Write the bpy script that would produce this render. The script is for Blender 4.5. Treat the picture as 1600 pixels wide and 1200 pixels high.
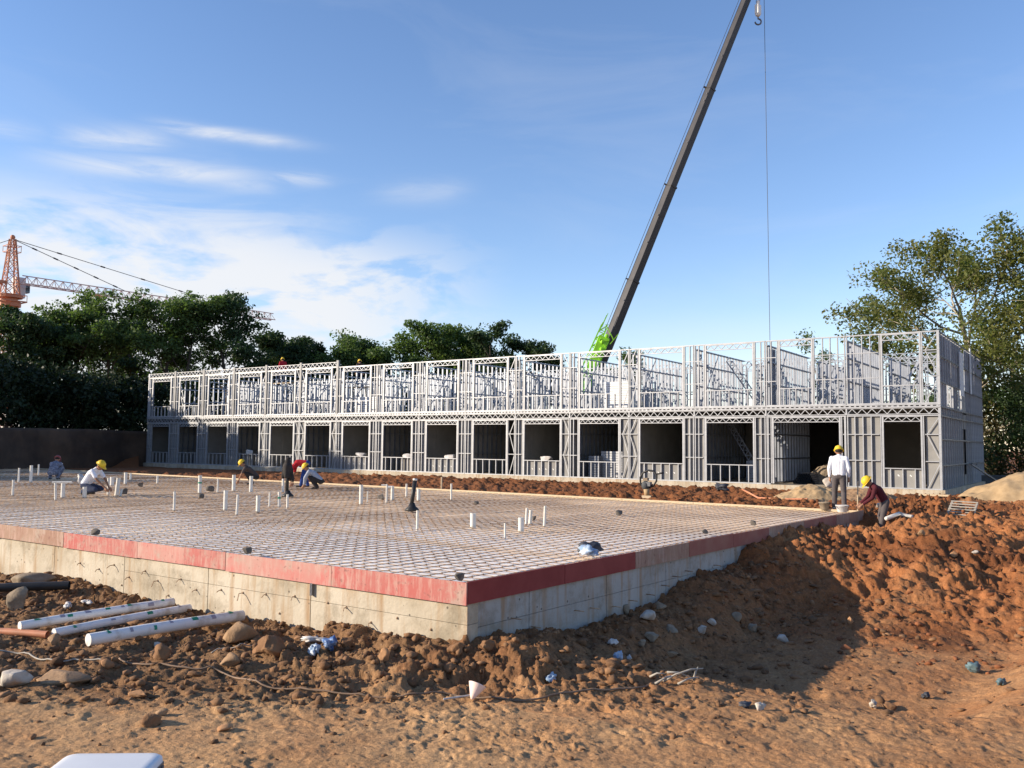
import bpy, math, random
import numpy as np
from mathutils import Vector, Matrix

for _o in list(bpy.data.objects):
    bpy.data.objects.remove(_o)
SC = bpy.context.scene
COL = SC.collection
R_ = math.radians

# ------------------------------------------------------------------ camera
FPX = 1350.0
PITCH = math.atan(96 / FPX)
ROLL = R_(0.6)
CAM_H = 1.62
_R0 = np.array([1.0, 0, 0]); _F = np.array([0, math.cos(PITCH), math.sin(PITCH)])
_U0 = np.array([0, -math.sin(PITCH), math.cos(PITCH)])
_R = _R0 * math.cos(ROLL) + _U0 * math.sin(ROLL)
_U = -_R0 * math.sin(ROLL) + _U0 * math.cos(ROLL)
_C = np.array([0, 0, CAM_H])
cam_d = bpy.data.cameras.new('camera')
cam_d.sensor_width = 36.0
cam_d.lens = 36.0 * FPX / 1600
cam_d.clip_end = 6000
cam_d.clip_start = 0.1
cam = bpy.data.objects.new('camera', cam_d)
COL.objects.link(cam)
cam.matrix_world = Matrix(((_R[0], _U[0], -_F[0], _C[0]), (_R[1], _U[1], -_F[1], _C[1]),
                           (_R[2], _U[2], -_F[2], _C[2]), (0, 0, 0, 1)))
SC.camera = cam


def at(px, py, z):
    """ground point seen at a measured spot of the photograph, on the level z"""
    d = _R * (px - 800) / FPX + _U * (600 - py) / FPX + _F
    return _C + d * ((z - CAM_H) / d[2])


# ------------------------------------------------------------------ sky and sun
SUN_EL, SUN_AZ = R_(18.5), R_(-97.0)
SC.view_settings.view_transform = 'Standard'
SC.view_settings.look = 'None'
SC.view_settings.gamma = 1
SC.view_settings.use_curve_mapping = False
SC.view_settings.exposure = 0.73
world = bpy.data.worlds.new("World")
SC.world = world
world.use_nodes = True


def N(nt, t, **kw):
    n = nt.nodes.new(t)
    for k, v in kw.items():
        if k.startswith('i_'):
            key = k[2:]
            n.inputs[int(key) if key.isdigit() else key.replace('_', ' ')].default_value = v
        else:
            setattr(n, k, v)
    return n


def math_n(nt, op, a=None, b=None, c=None, clamp=False):
    n = nt.nodes.new('ShaderNodeMath'); n.operation = op; n.use_clamp = clamp
    for i, v in enumerate((a, b, c)):
        if v is None:
            continue
        if hasattr(v, 'links'):
            nt.links.new(v, n.inputs[i])
        else:
            n.inputs[i].default_value = v
    return n.outputs[0]


def ramp_n(nt, src, stops, interp='LINEAR'):
    n = nt.nodes.new('ShaderNodeValToRGB'); n.color_ramp.interpolation = interp
    el = n.color_ramp.elements
    while len(el) < len(stops):
        el.new(0.5)
    for e, (p, c) in zip(el, stops):
        e.position = p
        e.color = (c, c, c, 1) if not hasattr(c, '__len__') else (*c, 1)
    nt.links.new(src, n.inputs[0])
    return n.outputs[0]


def mix_n(nt, fac, a, b, mode='MIX'):
    n = nt.nodes.new('ShaderNodeMix'); n.data_type = 'RGBA'; n.blend_type = mode
    for idx, v in ((0, fac), (6, a), (7, b)):
        if hasattr(v, 'links'):
            nt.links.new(v, n.inputs[idx])
        else:
            n.inputs[idx].default_value = v if idx == 0 else (*v, 1)
    return n.outputs[2]


def build_world():
    nt = world.node_tree
    bg = nt.nodes['Background']
    sky = nt.nodes.new('ShaderNodeTexSky')
    sky.sky_type = 'NISHITA'; sky.sun_disc = False
    sky.sun_elevation = SUN_EL; sky.sun_rotation = SUN_AZ
    sky.air_density = 1.0; sky.dust_density = 0.05; sky.ozone_density = 2.6
    tc = nt.nodes.new('ShaderNodeTexCoord')
    nrm = N(nt, 'ShaderNodeVectorMath', operation='NORMALIZE')
    nt.links.new(tc.outputs['Generated'], nrm.inputs[0])
    sep = nt.nodes.new('ShaderNodeSeparateXYZ'); nt.links.new(nrm.outputs[0], sep.inputs[0])
    x, y, z = sep.outputs
    el = math_n(nt, 'ARCSINE', z)                      # radians
    az = math_n(nt, 'ARCTAN2', x, y)
    zz = math_n(nt, 'ADD', math_n(nt, 'MAXIMUM', z, 0.0), 0.06)
    px = math_n(nt, 'DIVIDE', x, zz); py = math_n(nt, 'DIVIDE', y, zz)
    comb = nt.nodes.new('ShaderNodeCombineXYZ')
    nt.links.new(px, comb.inputs[0]); nt.links.new(py, comb.inputs[1])

    def noise(scale, detail, rough, sx=1.0, sy=1.0, off=(0, 0, 0), dist=0.0, vec=None):
        mp = N(nt, 'ShaderNodeMapping'); nt.links.new(vec or comb.outputs[0], mp.inputs[0])
        mp.inputs['Scale'].default_value = (sx, sy, 1); mp.inputs['Location'].default_value = off
        n = N(nt, 'ShaderNodeTexNoise'); nt.links.new(mp.outputs[0], n.inputs[0])
        n.inputs['Scale'].default_value = scale; n.inputs['Detail'].default_value = detail
        n.inputs['Roughness'].default_value = rough; n.inputs['Distortion'].default_value = dist
        return n.outputs['Fac']
    ae = nt.nodes.new('ShaderNodeCombineXYZ')
    nt.links.new(az, ae.inputs[0]); nt.links.new(el, ae.inputs[1])

    def band(src, lo0, lo1, hi0, hi1):
        a = N(nt, 'ShaderNodeMapRange', interpolation_type='SMOOTHSTEP'); nt.links.new(src, a.inputs[0])
        a.inputs[1].default_value = lo0; a.inputs[2].default_value = lo1
        b = N(nt, 'ShaderNodeMapRange', interpolation_type='SMOOTHSTEP'); nt.links.new(src, b.inputs[0])
        b.inputs[1].default_value = hi0; b.inputs[2].default_value = hi1
        b.inputs[3].default_value = 1; b.inputs[4].default_value = 0
        return math_n(nt, 'MULTIPLY', a.outputs[0], b.outputs[0])
    # bank of thin stratus towards the sun side, broken into long streaks
    n1 = noise(1.0, 9, 0.60, 4.5, 21.0, (3.1, 0.4, 0), 0.7, ae.outputs[0])
    n1 = ramp_n(nt, n1, [(0.40, 0.06), (0.53, 1.0)])
    m1 = math_n(nt, 'MULTIPLY', band(az, -3.0, -2.5, -0.34, -0.15), band(el, -0.05, 0.02, 0.19, 0.29))
    c1 = math_n(nt, 'MULTIPLY', n1, m1)
    # separate thin wisps above it
    n2 = noise(1.0, 6, 0.6, 3.6, 44.0, (0.33, 0.0, 0), 0.35, ae.outputs[0])
    n2 = ramp_n(nt, n2, [(0.45, 0.0), (0.68, 1.0)])
    m2 = math_n(nt, 'MULTIPLY', band(az, -3.0, -0.52, -0.30, -0.22), band(el, 0.285, 0.305, 0.335, 0.362))
    def wisp(a0, e0, wa, we, slope, amt):
        u = math_n(nt, 'SUBTRACT', az, a0)
        w = math_n(nt, 'SUBTRACT', math_n(nt, 'SUBTRACT', el, e0), math_n(nt, 'MULTIPLY', u, slope))
        q = math_n(nt, 'ADD', math_n(nt, 'POWER', math_n(nt, 'ABSOLUTE', math_n(nt, 'DIVIDE', u, wa)), 3.0), math_n(nt, 'POWER', math_n(nt, 'ABSOLUTE', math_n(nt, 'DIVIDE', w, we)), 2.0))
        g = math_n(nt, 'EXPONENT', math_n(nt, 'MULTIPLY', q, -1.0))
        return math_n(nt, 'MULTIPLY', math_n(nt, 'MULTIPLY', g, ramp_n(nt, noise(1.0, 7, .62, 7.0, 40.0, (a0 * 9, e0 * 5, 0), .8, ae.outputs[0]), [(.3, .05), (.62, 1.0)])), amt)
    c2 = None
    for args in ((-.325, .331, .075, .0065, -.02, .9), (-.40, .288, .10, .011, .03, .85), (-.33, .283, .05, .009, -.02, .7), (-.255, .293, .035, .007, 0, .8), (-.44, .312, .05, .012, .1, .6),
                 (-.11, .287, .05, .012, .05, .35), (-.56, .305, .05, .008, 0, .4), (-1.0, .33, .2, .012, .02, .7), (-1.5, .29, .25, .015, 0, .7)):
        wv = wisp(*args)
        c2 = wv if c2 is None else math_n(nt, 'MAXIMUM', c2, wv)
    # soft low veil all round the horizon
    n3 = noise(1.0, 5, 0.55, 3.0, 11.0, (1.7, 0, 0), 0.6, ae.outputs[0])
    n3 = ramp_n(nt, n3, [(0.35, 0.15), (0.68, 1.0)])
    c3 = math_n(nt, 'MULTIPLY', math_n(nt, 'MULTIPLY', n3, band(el, -0.3, -0.1, 0.05, 0.19)), 0.42)
    # small bright puffs near the horizon
    n4 = noise(1.0, 9, 0.58, 7.0, 17.0, (0.2, 0.1, 0), 0.3, ae.outputs[0])
    n4 = ramp_n(nt, n4, [(0.44, 0.0), (0.54, 1.0)])
    c4 = math_n(nt, 'MULTIPLY', math_n(nt, 'MULTIPLY', n4, band(el, 0.03, 0.08, 0.18, 0.27)), band(az, -3, -2.5, -0.22, 0.02))
    # very faint high haze streaks
    n5 = noise(1.0, 6, 0.6, 2.2, 9.0, (7.7, 2.0, 0), 1.0, ae.outputs[0])
    c5 = math_n(nt, 'MULTIPLY', ramp_n(nt, n5, [(0.5, 0.0), (0.85, 0.14)]), band(el, 0.05, 0.2, 0.4, 0.7))
    cov = c1
    for c in (c2, c3, c4, c5):
        cov = math_n(nt, 'ADD', cov, math_n(nt, 'MULTIPLY', c, math_n(nt, 'SUBTRACT', 1.0, cov)))
    cov = math_n(nt, 'MULTIPLY', cov, 0.93, clamp=True)
    hs = N(nt, 'ShaderNodeHueSaturation'); nt.links.new(sky.outputs[0], hs.inputs['Color'])
    hs.inputs['Saturation'].default_value = SKY_SAT; hs.inputs['Value'].default_value = SKY_VAL
    tint = mix_n(nt, 1.0, hs.outputs[0], SKY_TINT, 'MULTIPLY')
    col = mix_n(nt, cov, tint, CLOUD)
    nt.links.new(col, bg.inputs[0])
    bg.inputs[1].default_value = 0.085


SKY_SAT, SKY_VAL, SKY_TINT = 1.10, 1.58, (1.14, 0.99, 1.03)
CLOUD = (6.4, 6.5, 6.7)
build_world()
_S = Vector((math.sin(SUN_AZ) * math.cos(SUN_EL), math.cos(SUN_AZ) * math.cos(SUN_EL), math.sin(SUN_EL)))
sun_d = bpy.data.lights.new('sun', 'SUN')
sun_d.energy = 5.0
sun_d.angle = R_(0.53)
sun_d.color = (1.0, 0.86, 0.68)
sun = bpy.data.objects.new('sun', sun_d)
COL.objects.link(sun)
sun.rotation_euler = _S.to_track_quat('Z', 'Y').to_euler()
sun.location = (-60, 0, 40)

# ------------------------------------------------------------------ materials
MATS = {}


def mat(name, col, rough=0.8, metal=0.0, col2=None, scale=4.0, detail=5, lo=0.35, hi=0.65, bump=0.0, bscale=None,
        coord='Object', spec=0.3, island=0.0, stretch=(1, 1, 1), extra=None):
    m = bpy.data.materials.new(name); m.use_nodes = True
    nt = m.node_tree; p = nt.nodes['Principled BSDF']
    p.inputs['Roughness'].default_value = rough
    p.inputs['Metallic'].default_value = metal
    p.inputs['Specular IOR Level'].default_value = spec
    tc = nt.nodes.new('ShaderNodeTexCoord')
    mp = N(nt, 'ShaderNodeMapping'); mp.inputs['Scale'].default_value = stretch
    nt.links.new(tc.outputs[coord], mp.inputs[0])
    c = None
    if col2 is not None:
        n = N(nt, 'ShaderNodeTexNoise'); nt.links.new(mp.outputs[0], n.inputs[0])
        n.inputs['Scale'].default_value = scale; n.inputs['Detail'].default_value = detail
        n.inputs['Roughness'].default_value = 0.6
        c = ramp_n(nt, n.outputs['Fac'], [(lo, col), (hi, col2)])
    if island:
        g = nt.nodes.new('ShaderNodeNewGeometry')
        f = math_n(nt, 'ADD', math_n(nt, 'MULTIPLY', g.outputs['Random Per Island'], 2 * island), 1 - island)
        cc = nt.nodes.new('ShaderNodeCombineColor')
        for i in range(3):
            nt.links.new(f, cc.inputs[i])
        c = mix_n(nt, 1.0, c if c is not None else col, cc.outputs[0], 'MULTIPLY')
    if extra:
        c = extra(nt, mp.outputs[0], c if c is not None else col, tc, p)
    if c is None:
        p.inputs['Base Color'].default_value = (*col, 1)
    else:
        nt.links.new(c, p.inputs['Base Color'])
    if bump:
        b = N(nt, 'ShaderNodeBump'); b.inputs['Strength'].default_value = bump; b.inputs['Distance'].default_value = 0.02
        n = N(nt, 'ShaderNodeTexNoise'); nt.links.new(mp.outputs[0], n.inputs[0])
        n.inputs['Scale'].default_value = bscale or scale * 6; n.inputs['Detail'].default_value = 6
        nt.links.new(n.outputs['Fac'], b.inputs['Height'])
        nt.links.new(b.outputs[0], p.inputs['Normal'])
    MATS[name] = m
    return m


def leaf_mat(name, c1, c2, trans=0.35):
    m = bpy.data.materials.new(name); m.use_nodes = True
    nt = m.node_tree; p = nt.nodes['Principled BSDF']; out = nt.nodes['Material Output']
    p.inputs['Roughness'].default_value = 0.55; p.inputs['Specular IOR Level'].default_value = 0.25
    g = nt.nodes.new('ShaderNodeNewGeometry')
    tc = nt.nodes.new('ShaderNodeTexCoord')
    n = N(nt, 'ShaderNodeTexNoise'); nt.links.new(tc.outputs['Object'], n.inputs[0])
    n.inputs['Scale'].default_value = 0.5; n.inputs['Detail'].default_value = 3
    f = math_n(nt, 'ADD', math_n(nt, 'MULTIPLY', g.outputs['Random Per Island'], 0.5),
               math_n(nt, 'SUBTRACT', math_n(nt, 'MULTIPLY', n.outputs['Fac'], 1.6), 0.55), clamp=True)
    c = mix_n(nt, f, c1, c2)
    nt.links.new(c, p.inputs['Base Color'])
    t = nt.nodes.new('ShaderNodeBsdfTranslucent')
    nt.links.new(mix_n(nt, 1.0, c, (1.1, 1.25, 0.6), 'MULTIPLY'), t.inputs[0])
    mx = nt.nodes.new('ShaderNodeMixShader'); mx.inputs[0].default_value = trans
    nt.links.new(p.outputs[0], mx.inputs[1]); nt.links.new(t.outputs[0], mx.inputs[2])
    nt.links.new(mx.outputs[0], out.inputs[0])
    MATS[name] = m
    return m


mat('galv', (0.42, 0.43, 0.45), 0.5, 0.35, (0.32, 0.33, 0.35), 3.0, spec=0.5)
mat('galv_inner', (0.25, 0.27, 0.31), 0.45, 0.5, (0.18, 0.20, 0.24), 2.0, spec=0.5)  # darker galv copy; on the inner frames the indoor shade is in its colour
mat('galv_shaded', (0.35, 0.375, 0.42), 0.5, 0.35, (0.26, 0.285, 0.33), 1.5, spec=0.5)  # darker bluish copy of galv, shade of the upper rooms put into the colour
mat('galv_dark', (0.13, 0.135, 0.14), 0.5, 0.4, (0.20, 0.20, 0.21), 2.0)
mat('board_grey', (0.27, 0.265, 0.25), 0.85, 0, (0.22, 0.215, 0.205), 1.3, bump=0.1)
mat('board_light', (0.50, 0.52, 0.55), 0.7, 0, (0.42, 0.44, 0.47), 1.0)
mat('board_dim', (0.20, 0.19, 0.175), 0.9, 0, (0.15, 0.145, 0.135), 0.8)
mat('deck', (0.34, 0.33, 0.31), 0.85, 0, (0.26, 0.25, 0.24), 2.0)
mat('tape', (0.72, 0.72, 0.70), 0.6)
mat('white_paint', (0.66, 0.67, 0.68), 0.4, 0, (0.68, 0.69, 0.70), 3)
mat('pvc', (0.64, 0.62, 0.57), 0.4, 0, (0.50, 0.46, 0.39), 9.0, lo=0.45, hi=0.75)
mat('pvc_dirty', (0.74, 0.72, 0.69), 0.4, 0, (0.40, 0.32, 0.23), 3.5, detail=8, lo=0.5, hi=0.72)
mat('pvc_green', (0.02, 0.22, 0.13), 0.45)
mat('pvc_ink', (0.30, 0.28, 0.33), 0.5)
mat('black_plastic', (0.018, 0.018, 0.02), 0.45, 0, (0.03, 0.028, 0.026), 8)
mat('orange_pipe', (0.62, 0.25, 0.13), 0.5, 0, (0.45, 0.20, 0.11), 5)
mat('cable', (0.16, 0.11, 0.075), 0.7, 0, (0.26, 0.17, 0.11), 6)
def _rust(nt, vec, c, tc, p):
    g = nt.nodes.new('ShaderNodeNewGeometry')
    n = N(nt, 'ShaderNodeTexNoise'); nt.links.new(g.outputs['Position'], n.inputs[0]); n.inputs['Scale'].default_value = .22; n.inputs['Detail'].default_value = 7; n.inputs['Roughness'].default_value = .65
    return ramp_n(nt, n.outputs['Fac'], [(.36, (.16, .095, .058)), (.5, (.34, .225, .14)), (.64, (.58, .43, .29))])


mat('steel_rust', (0.3, 0.2, 0.12), 0.85, 0, extra=_rust)
mat('stone_grey', (0.19, 0.145, 0.10), 0.9, 0, (0.28, 0.22, 0.155), 9, bump=0.5, bscale=30)
mat('stone_tan', (0.34, 0.215, 0.12), 0.9, 0, (0.23, 0.14, 0.075), 7, bump=0.5, bscale=30)
mat('stone_white', (0.46, 0.41, 0.35), 0.85, 0, (0.28, 0.21, 0.15), 6, lo=0.45, hi=0.75, bump=0.4, bscale=25)
mat('stone_orange', (0.46, 0.25, 0.12), 0.9, 0, (0.33, 0.17, 0.08), 7, bump=0.4, bscale=25)
mat('spacer', (0.085, 0.075, 0.065), 0.9, 0, (0.15, 0.13, 0.11), 12, bump=0.4)
mat('sand', (0.40, 0.28, 0.155), 0.95, 0, (0.33, 0.225, 0.12), 5, bump=0.35, bscale=60)
mat('clod', (0.13, 0.068, 0.034), 0.95, 0, (0.22, 0.12, 0.06), 3, bump=0.5, bscale=25, island=0.3)
mat('clod_red', (0.15, 0.055, 0.024), 0.95, 0, (0.24, 0.095, 0.04), 3, bump=0.5, bscale=25, island=0.3)
mat('timber', (0.55, 0.44, 0.30), 0.8, 0, (0.44, 0.34, 0.22), 6, stretch=(8, 1, 8))
mat('timber_grey', (0.40, 0.37, 0.32), 0.85, 0, (0.30, 0.27, 0.23), 6, stretch=(8, 1, 8))
mat('bag_white', (0.56, 0.55, 0.54), 0.5, 0, (0.36, 0.33, 0.30), 5)
mat('bag_blue', (0.05, 0.12, 0.30), 0.5, 0, (0.30, 0.38, 0.52), 9, lo=0.42, hi=0.58)
mat('bag_paleblue', (0.20, 0.30, 0.44), 0.5, 0, (0.48, 0.52, 0.57), 9, lo=0.4, hi=0.6)
mat('bag_dark', (0.025, 0.03, 0.042), 0.6, 0, (0.06, 0.065, 0.08), 7)
mat('teal', (0.06, 0.11, 0.13), 0.5, 0, (0.16, 0.23, 0.25), 8)
mat('pink_plastic', (0.80, 0.62, 0.55), 0.4)
mat('skin', (0.32, 0.17, 0.105), 0.6, 0, (0.27, 0.14, 0.085), 9)
mat('skin_eye', (0.02, 0.015, 0.012), 0.3)
mat('hair', (0.015, 0.012, 0.01), 0.7)
mat('helmet_yellow', (0.74, 0.50, 0.02), 0.5, 0, (0.62, 0.42, 0.03), 12, spec=0.4)
mat('helmet_red', (0.22, 0.035, 0.03), 0.4, spec=0.5)
mat('cloth_white', (0.74, 0.75, 0.80), 0.9, 0, (0.64, 0.65, 0.70), 6, bump=0.4, bscale=14)
mat('cloth_grey', (0.36, 0.38, 0.43), 0.9, 0, (0.29, 0.31, 0.36), 6, bump=0.4, bscale=14)
mat('cloth_maroon', (0.085, 0.012, 0.02), 0.9, 0, (0.06, 0.01, 0.015), 6, bump=0.4, bscale=14)
mat('cloth_red', (0.42, 0.015, 0.025), 0.9, 0, (0.33, 0.012, 0.02), 6, bump=0.4, bscale=14)
mat('cloth_blue', (0.025, 0.06, 0.23), 0.9, 0, (0.02, 0.045, 0.17), 6, bump=0.4, bscale=14)
mat('cloth_black', (0.022, 0.02, 0.019), 0.9, 0, (0.035, 0.03, 0.028), 6, bump=0.4, bscale=14)
mat('cloth_brown', (0.075, 0.055, 0.048), 0.9, 0, (0.06, 0.045, 0.04), 6, bump=0.4, bscale=14)
mat('cloth_trouser', (0.10, 0.085, 0.085), 0.9, 0, (0.075, 0.065, 0.066), 6, bump=0.4, bscale=14)
mat('cloth_camo', (0.10, 0.11, 0.15), 0.9, 0, (0.20, 0.21, 0.26), 14, lo=0.45, hi=0.55, bump=0.3)
mat('cloth_navy', (0.025, 0.035, 0.07), 0.9, 0, (0.035, 0.045, 0.085), 6, bump=0.4, bscale=14)
mat('shoe', (0.05, 0.045, 0.04), 0.7)
mat('shoe_light', (0.45, 0.40, 0.35), 0.7)
mat('crane_dark', (0.034, 0.032, 0.034), 0.5, 0, (0.05, 0.047, 0.048), 1.5, spec=0.4)
mat('crane_green', (0.36, 0.74, 0.04), 0.4, 0, (0.28, 0.62, 0.03), 2)
mat('crane_white', (0.85, 0.82, 0.76), 0.5)
mat('crane_orange', (0.52, 0.22, 0.12), 0.6, 0, (0.45, 0.18, 0.10), 0.6)
mat('crane_pale', (0.56, 0.40, 0.34), 0.6)
mat('crane_cab', (0.50, 0.52, 0.54), 0.5)
mat('glass_dark', (0.03, 0.04, 0.05), 0.1, spec=0.6)
mat('rubber', (0.02, 0.02, 0.02), 0.8)
mat('wire', (0.07, 0.07, 0.075), 0.5)
mat('bark_dark', (0.055, 0.045, 0.035), 0.95, 0, (0.085, 0.07, 0.055), 3)
mat('bark_pale', (0.36, 0.32, 0.25), 0.9, 0, (0.20, 0.17, 0.12), 1.6, lo=0.4, hi=0.6)
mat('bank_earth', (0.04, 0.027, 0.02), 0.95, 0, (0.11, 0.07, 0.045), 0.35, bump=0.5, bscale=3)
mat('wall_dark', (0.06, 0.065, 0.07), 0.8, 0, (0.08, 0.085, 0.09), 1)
mat('rust_net', (0.23, 0.20, 0.19), 0.9)
leaf_mat('leaf_dark', (0.028, 0.052, 0.024), (0.055, 0.09, 0.034), 0.35)
leaf_mat('leaf_mid', (0.06, 0.105, 0.035), (0.12, 0.17, 0.055), 0.45)
leaf_mat('leaf_shrub_shaded', (0.013, 0.023, 0.011), (0.027, 0.043, 0.018), 0.25)  # deep shade under the trees is put into these near-black leaves
leaf_mat('leaf_plane', (0.10, 0.14, 0.042), (0.20, 0.185, 0.065), 0.5)
leaf_mat('leaf_brown', (0.06, 0.06, 0.024), (0.12, 0.095, 0.04), 0.35)


# ------------------------------------------------------------------ mesh helpers
class MB:
    def __init__(self):
        self.v = []; self.f = []

    def add(self, vs, fs):
        o = len(self.v)
        self.v.extend([tuple(map(float, p)) for p in vs]); self.f.extend([tuple(i + o for i in q) for q in fs])
        return self

    def box(self, x0, x1, y0, y1, z0, z1):
        return self.add([(x0, y0, z0), (x1, y0, z0), (x1, y1, z0), (x0, y1, z0), (x0, y0, z1), (x1, y0, z1), (x1, y1, z1), (x0, y1, z1)],
                        [(0, 3, 2, 1), (4, 5, 6, 7), (0, 1, 5, 4), (1, 2, 6, 5), (2, 3, 7, 6), (3, 0, 4, 7)])

    def beam(self, p0, p1, w, h=None, up=(0, 0, 1), w1=None, h1=None):
        p0 = np.array(p0, float); p1 = np.array(p1, float); h = w if h is None else h
        w1 = w if w1 is None else w1; h1 = h if h1 is None else h1
        d = p1 - p0; d /= np.linalg.norm(d); up = np.array(up, float)
        if abs(d @ up) > 0.98:
            up = np.array((1.0, 0, 0)) if abs(d[0]) < 0.9 else np.array((0, 1.0, 0))
        s = np.cross(d, up); s /= np.linalg.norm(s); t = np.cross(s, d)
        vs = []
        for p, a, b in ((p0, w, h), (p1, w1, h1)):
            for i, j in ((-1, -1), (1, -1), (1, 1), (-1, 1)):
                vs.append(p + s * a / 2 * i + t * b / 2 * j)
        return self.add(vs, [(0, 1, 2, 3), (7, 6, 5, 4), (0, 4, 5, 1), (1, 5, 6, 2), (2, 6, 7, 3), (3, 7, 4, 0)])

    def path(self, pts, rad, n=6, caps=True):
        pts = [np.array(p, float) for p in pts]
        if not hasattr(rad, '__len__'):
            rad = [rad] * len(pts)
        vs = []; fs = []; prev = None
        for i, p in enumerate(pts):
            d = pts[min(i + 1, len(pts) - 1)] - pts[max(i - 1, 0)]
            d = d / (np.linalg.norm(d) + 1e-9)
            if prev is None:
                ref = np.array((0, 0, 1.0)) if abs(d[2]) < 0.9 else np.array((1.0, 0, 0))
                s = np.cross(d, ref)
            else:
                s = prev - d * (prev @ d)
            s /= np.linalg.norm(s) + 1e-9; prev = s; t = np.cross(d, s)
            for k in range(n):
                a = 2 * math.pi * k / n
                vs.append(p + rad[i] * (s * math.cos(a) + t * math.sin(a)))
        for i in range(len(pts) - 1):
            for k in range(n):
                k2 = (k + 1) % n
                fs.append((i * n + k, i * n + k2, (i + 1) * n + k2, (i + 1) * n + k))
        if caps:
            fs.append(tuple(range(n - 1, -1, -1))); m = (len(pts) - 1) * n
            fs.append(tuple(m + k for k in range(n)))
        return self.add(vs, fs)

    def lathe(self, prof, n=16, o=(0, 0, 0), sx=1.0, sy=1.0):
        vs = []; fs = []
        for r, z in prof:
            for k in range(n):
                a = 2 * math.pi * k / n
                vs.append((o[0] + r * math.cos(a) * sx, o[1] + r * math.sin(a) * sy, o[2] + z))
        for i in range(len(prof) - 1):
            for k in range(n):
                k2 = (k + 1) % n
                fs.append((i * n + k, i * n + k2, (i + 1) * n + k2, (i + 1) * n + k))
        fs.append(tuple(range(n - 1, -1, -1))); m = (len(prof) - 1) * n
        fs.append(tuple(m + k for k in range(n)))
        return self.add(vs, fs)

    def ball(self, c, r, n=10, m=7):
        r = np.array(r if hasattr(r, '__len__') else (r, r, r), float)
        vs = [np.array(c) + r * (0, 0, -1)]; fs = []
        for i in range(1, m):
            t = -math.pi / 2 + math.pi * i / m
            for k in range(n):
                a = 2 * math.pi * k / n
                vs.append(np.array(c) + r * (math.cos(t) * math.cos(a), math.cos(t) * math.sin(a), math.sin(t)))
        vs.append(np.array(c) + r * (0, 0, 1))
        for k in range(n):
            fs.append((0, 1 + (k + 1) % n, 1 + k))
        for i in range(m - 2):
            for k in range(n):
                a = 1 + i * n + k; b = 1 + i * n + (k + 1) % n
                fs.append((a, b, b + n, a + n))
        l = len(vs) - 1
        for k in range(n):
            fs.append((l, l - n + k, l - n + (k + 1) % n))
        return self.add(vs, fs)

    def cap(self, p0, p1, r0, r1, n=10):
        self.path([p0, p1], [r0, r1], n); self.ball(p0, r0, n, 6); self.ball(p1, r1, n, 6)
        return self

    def mesh(self, name, m=None, smooth=False):
        me = bpy.data.meshes.new(name)
        me.from_pydata(self.v, [], self.f)
        if m:
            me.materials.append(MATS[m])
        if smooth:
            me.polygons.foreach_set('use_smooth', [True] * len(me.polygons))
        me.update()
        return me

    def build(self, name, m, parent=None, smooth=False, loc=None, rz=0.0):
        return link(name, self.mesh(name, m, smooth), parent, loc, rz)


def link(name, data, parent=None, loc=None, rz=0.0):
    o = bpy.data.objects.new(name, data)
    COL.objects.link(o)
    if parent is not None:
        o.parent = parent
    if loc is not None:
        o.location = tuple(map(float, loc))
    if rz:
        o.rotation_euler = (0, 0, rz)
    return o


def tag(o, label=None, cat=None, group=None, kind=None):
    if label: o['label'] = label
    if cat: o['category'] = cat
    if group: o['group'] = group
    if kind: o['kind'] = kind
    return o


def thing(name, label, cat, loc=(0, 0, 0), rz=0.0, group=None):
    return tag(link(name, None, None, loc, rz), label, cat, group)


def copy_tree(o, parent=None):
    c = o.copy(); COL.objects.link(c)
    if parent is not None:
        c.parent = parent
    for ch in o.children:
        copy_tree(ch, c)
    return c


def np_mesh(name, V, Fq, m, smooth=False):
    """fast mesh from numpy arrays: V (n,3), Fq (k,4) or (k,3)"""
    me = bpy.data.meshes.new(name)
    V = np.asarray(V, np.float32); Fq = np.asarray(Fq, np.int32)
    k = Fq.shape[1]
    me.vertices.add(len(V)); me.vertices.foreach_set('co', V.ravel())
    me.loops.add(Fq.size); me.loops.foreach_set('vertex_index', Fq.ravel())
    me.polygons.add(len(Fq))
    me.polygons.foreach_set('loop_start', np.arange(0, Fq.size, k, dtype=np.int32))
    if smooth:
        me.polygons.foreach_set('use_smooth', np.ones(len(Fq), bool))
    me.materials.append(MATS[m] if isinstance(m, str) else m)
    me.update(calc_edges=True)
    me.validate()
    return me


# ------------------------------------------------------------------ noise on arrays
def _hash(ix, iy, seed):
    h = (ix.astype(np.int64) * 374761393 + iy.astype(np.int64) * 668265263 + seed * 1442695041) & 0x7fffffff
    h = ((h ^ (h >> 13)) * 1274126177) & 0x7fffffff
    return ((h ^ (h >> 16)) & 0xffff) / 65535.0


def vnoise(x, y, seed=0):
    ix = np.floor(x); iy = np.floor(y); fx = x - ix; fy = y - iy
    ix = ix.astype(np.int64); iy = iy.astype(np.int64)
    sx = fx * fx * fx * (fx * (fx * 6 - 15) + 10); sy = fy * fy * fy * (fy * (fy * 6 - 15) + 10)
    a = _hash(ix, iy, seed); b = _hash(ix + 1, iy, seed); c = _hash(ix, iy + 1, seed); d = _hash(ix + 1, iy + 1, seed)
    return ((a + (b - a) * sx) * (1 - sy) + (c + (d - c) * sx) * sy) * 2 - 1


def fbm(x, y, octv=4, seed=0, gain=0.5):
    s = 0; a = 1.0; t = 0
    for i in range(octv):
        s = s + a * vnoise(x * 2 ** i + 17.3 * i, y * 2 ** i - 9.1 * i, seed + i * 7); t += a; a *= gain
    return s / t


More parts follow.
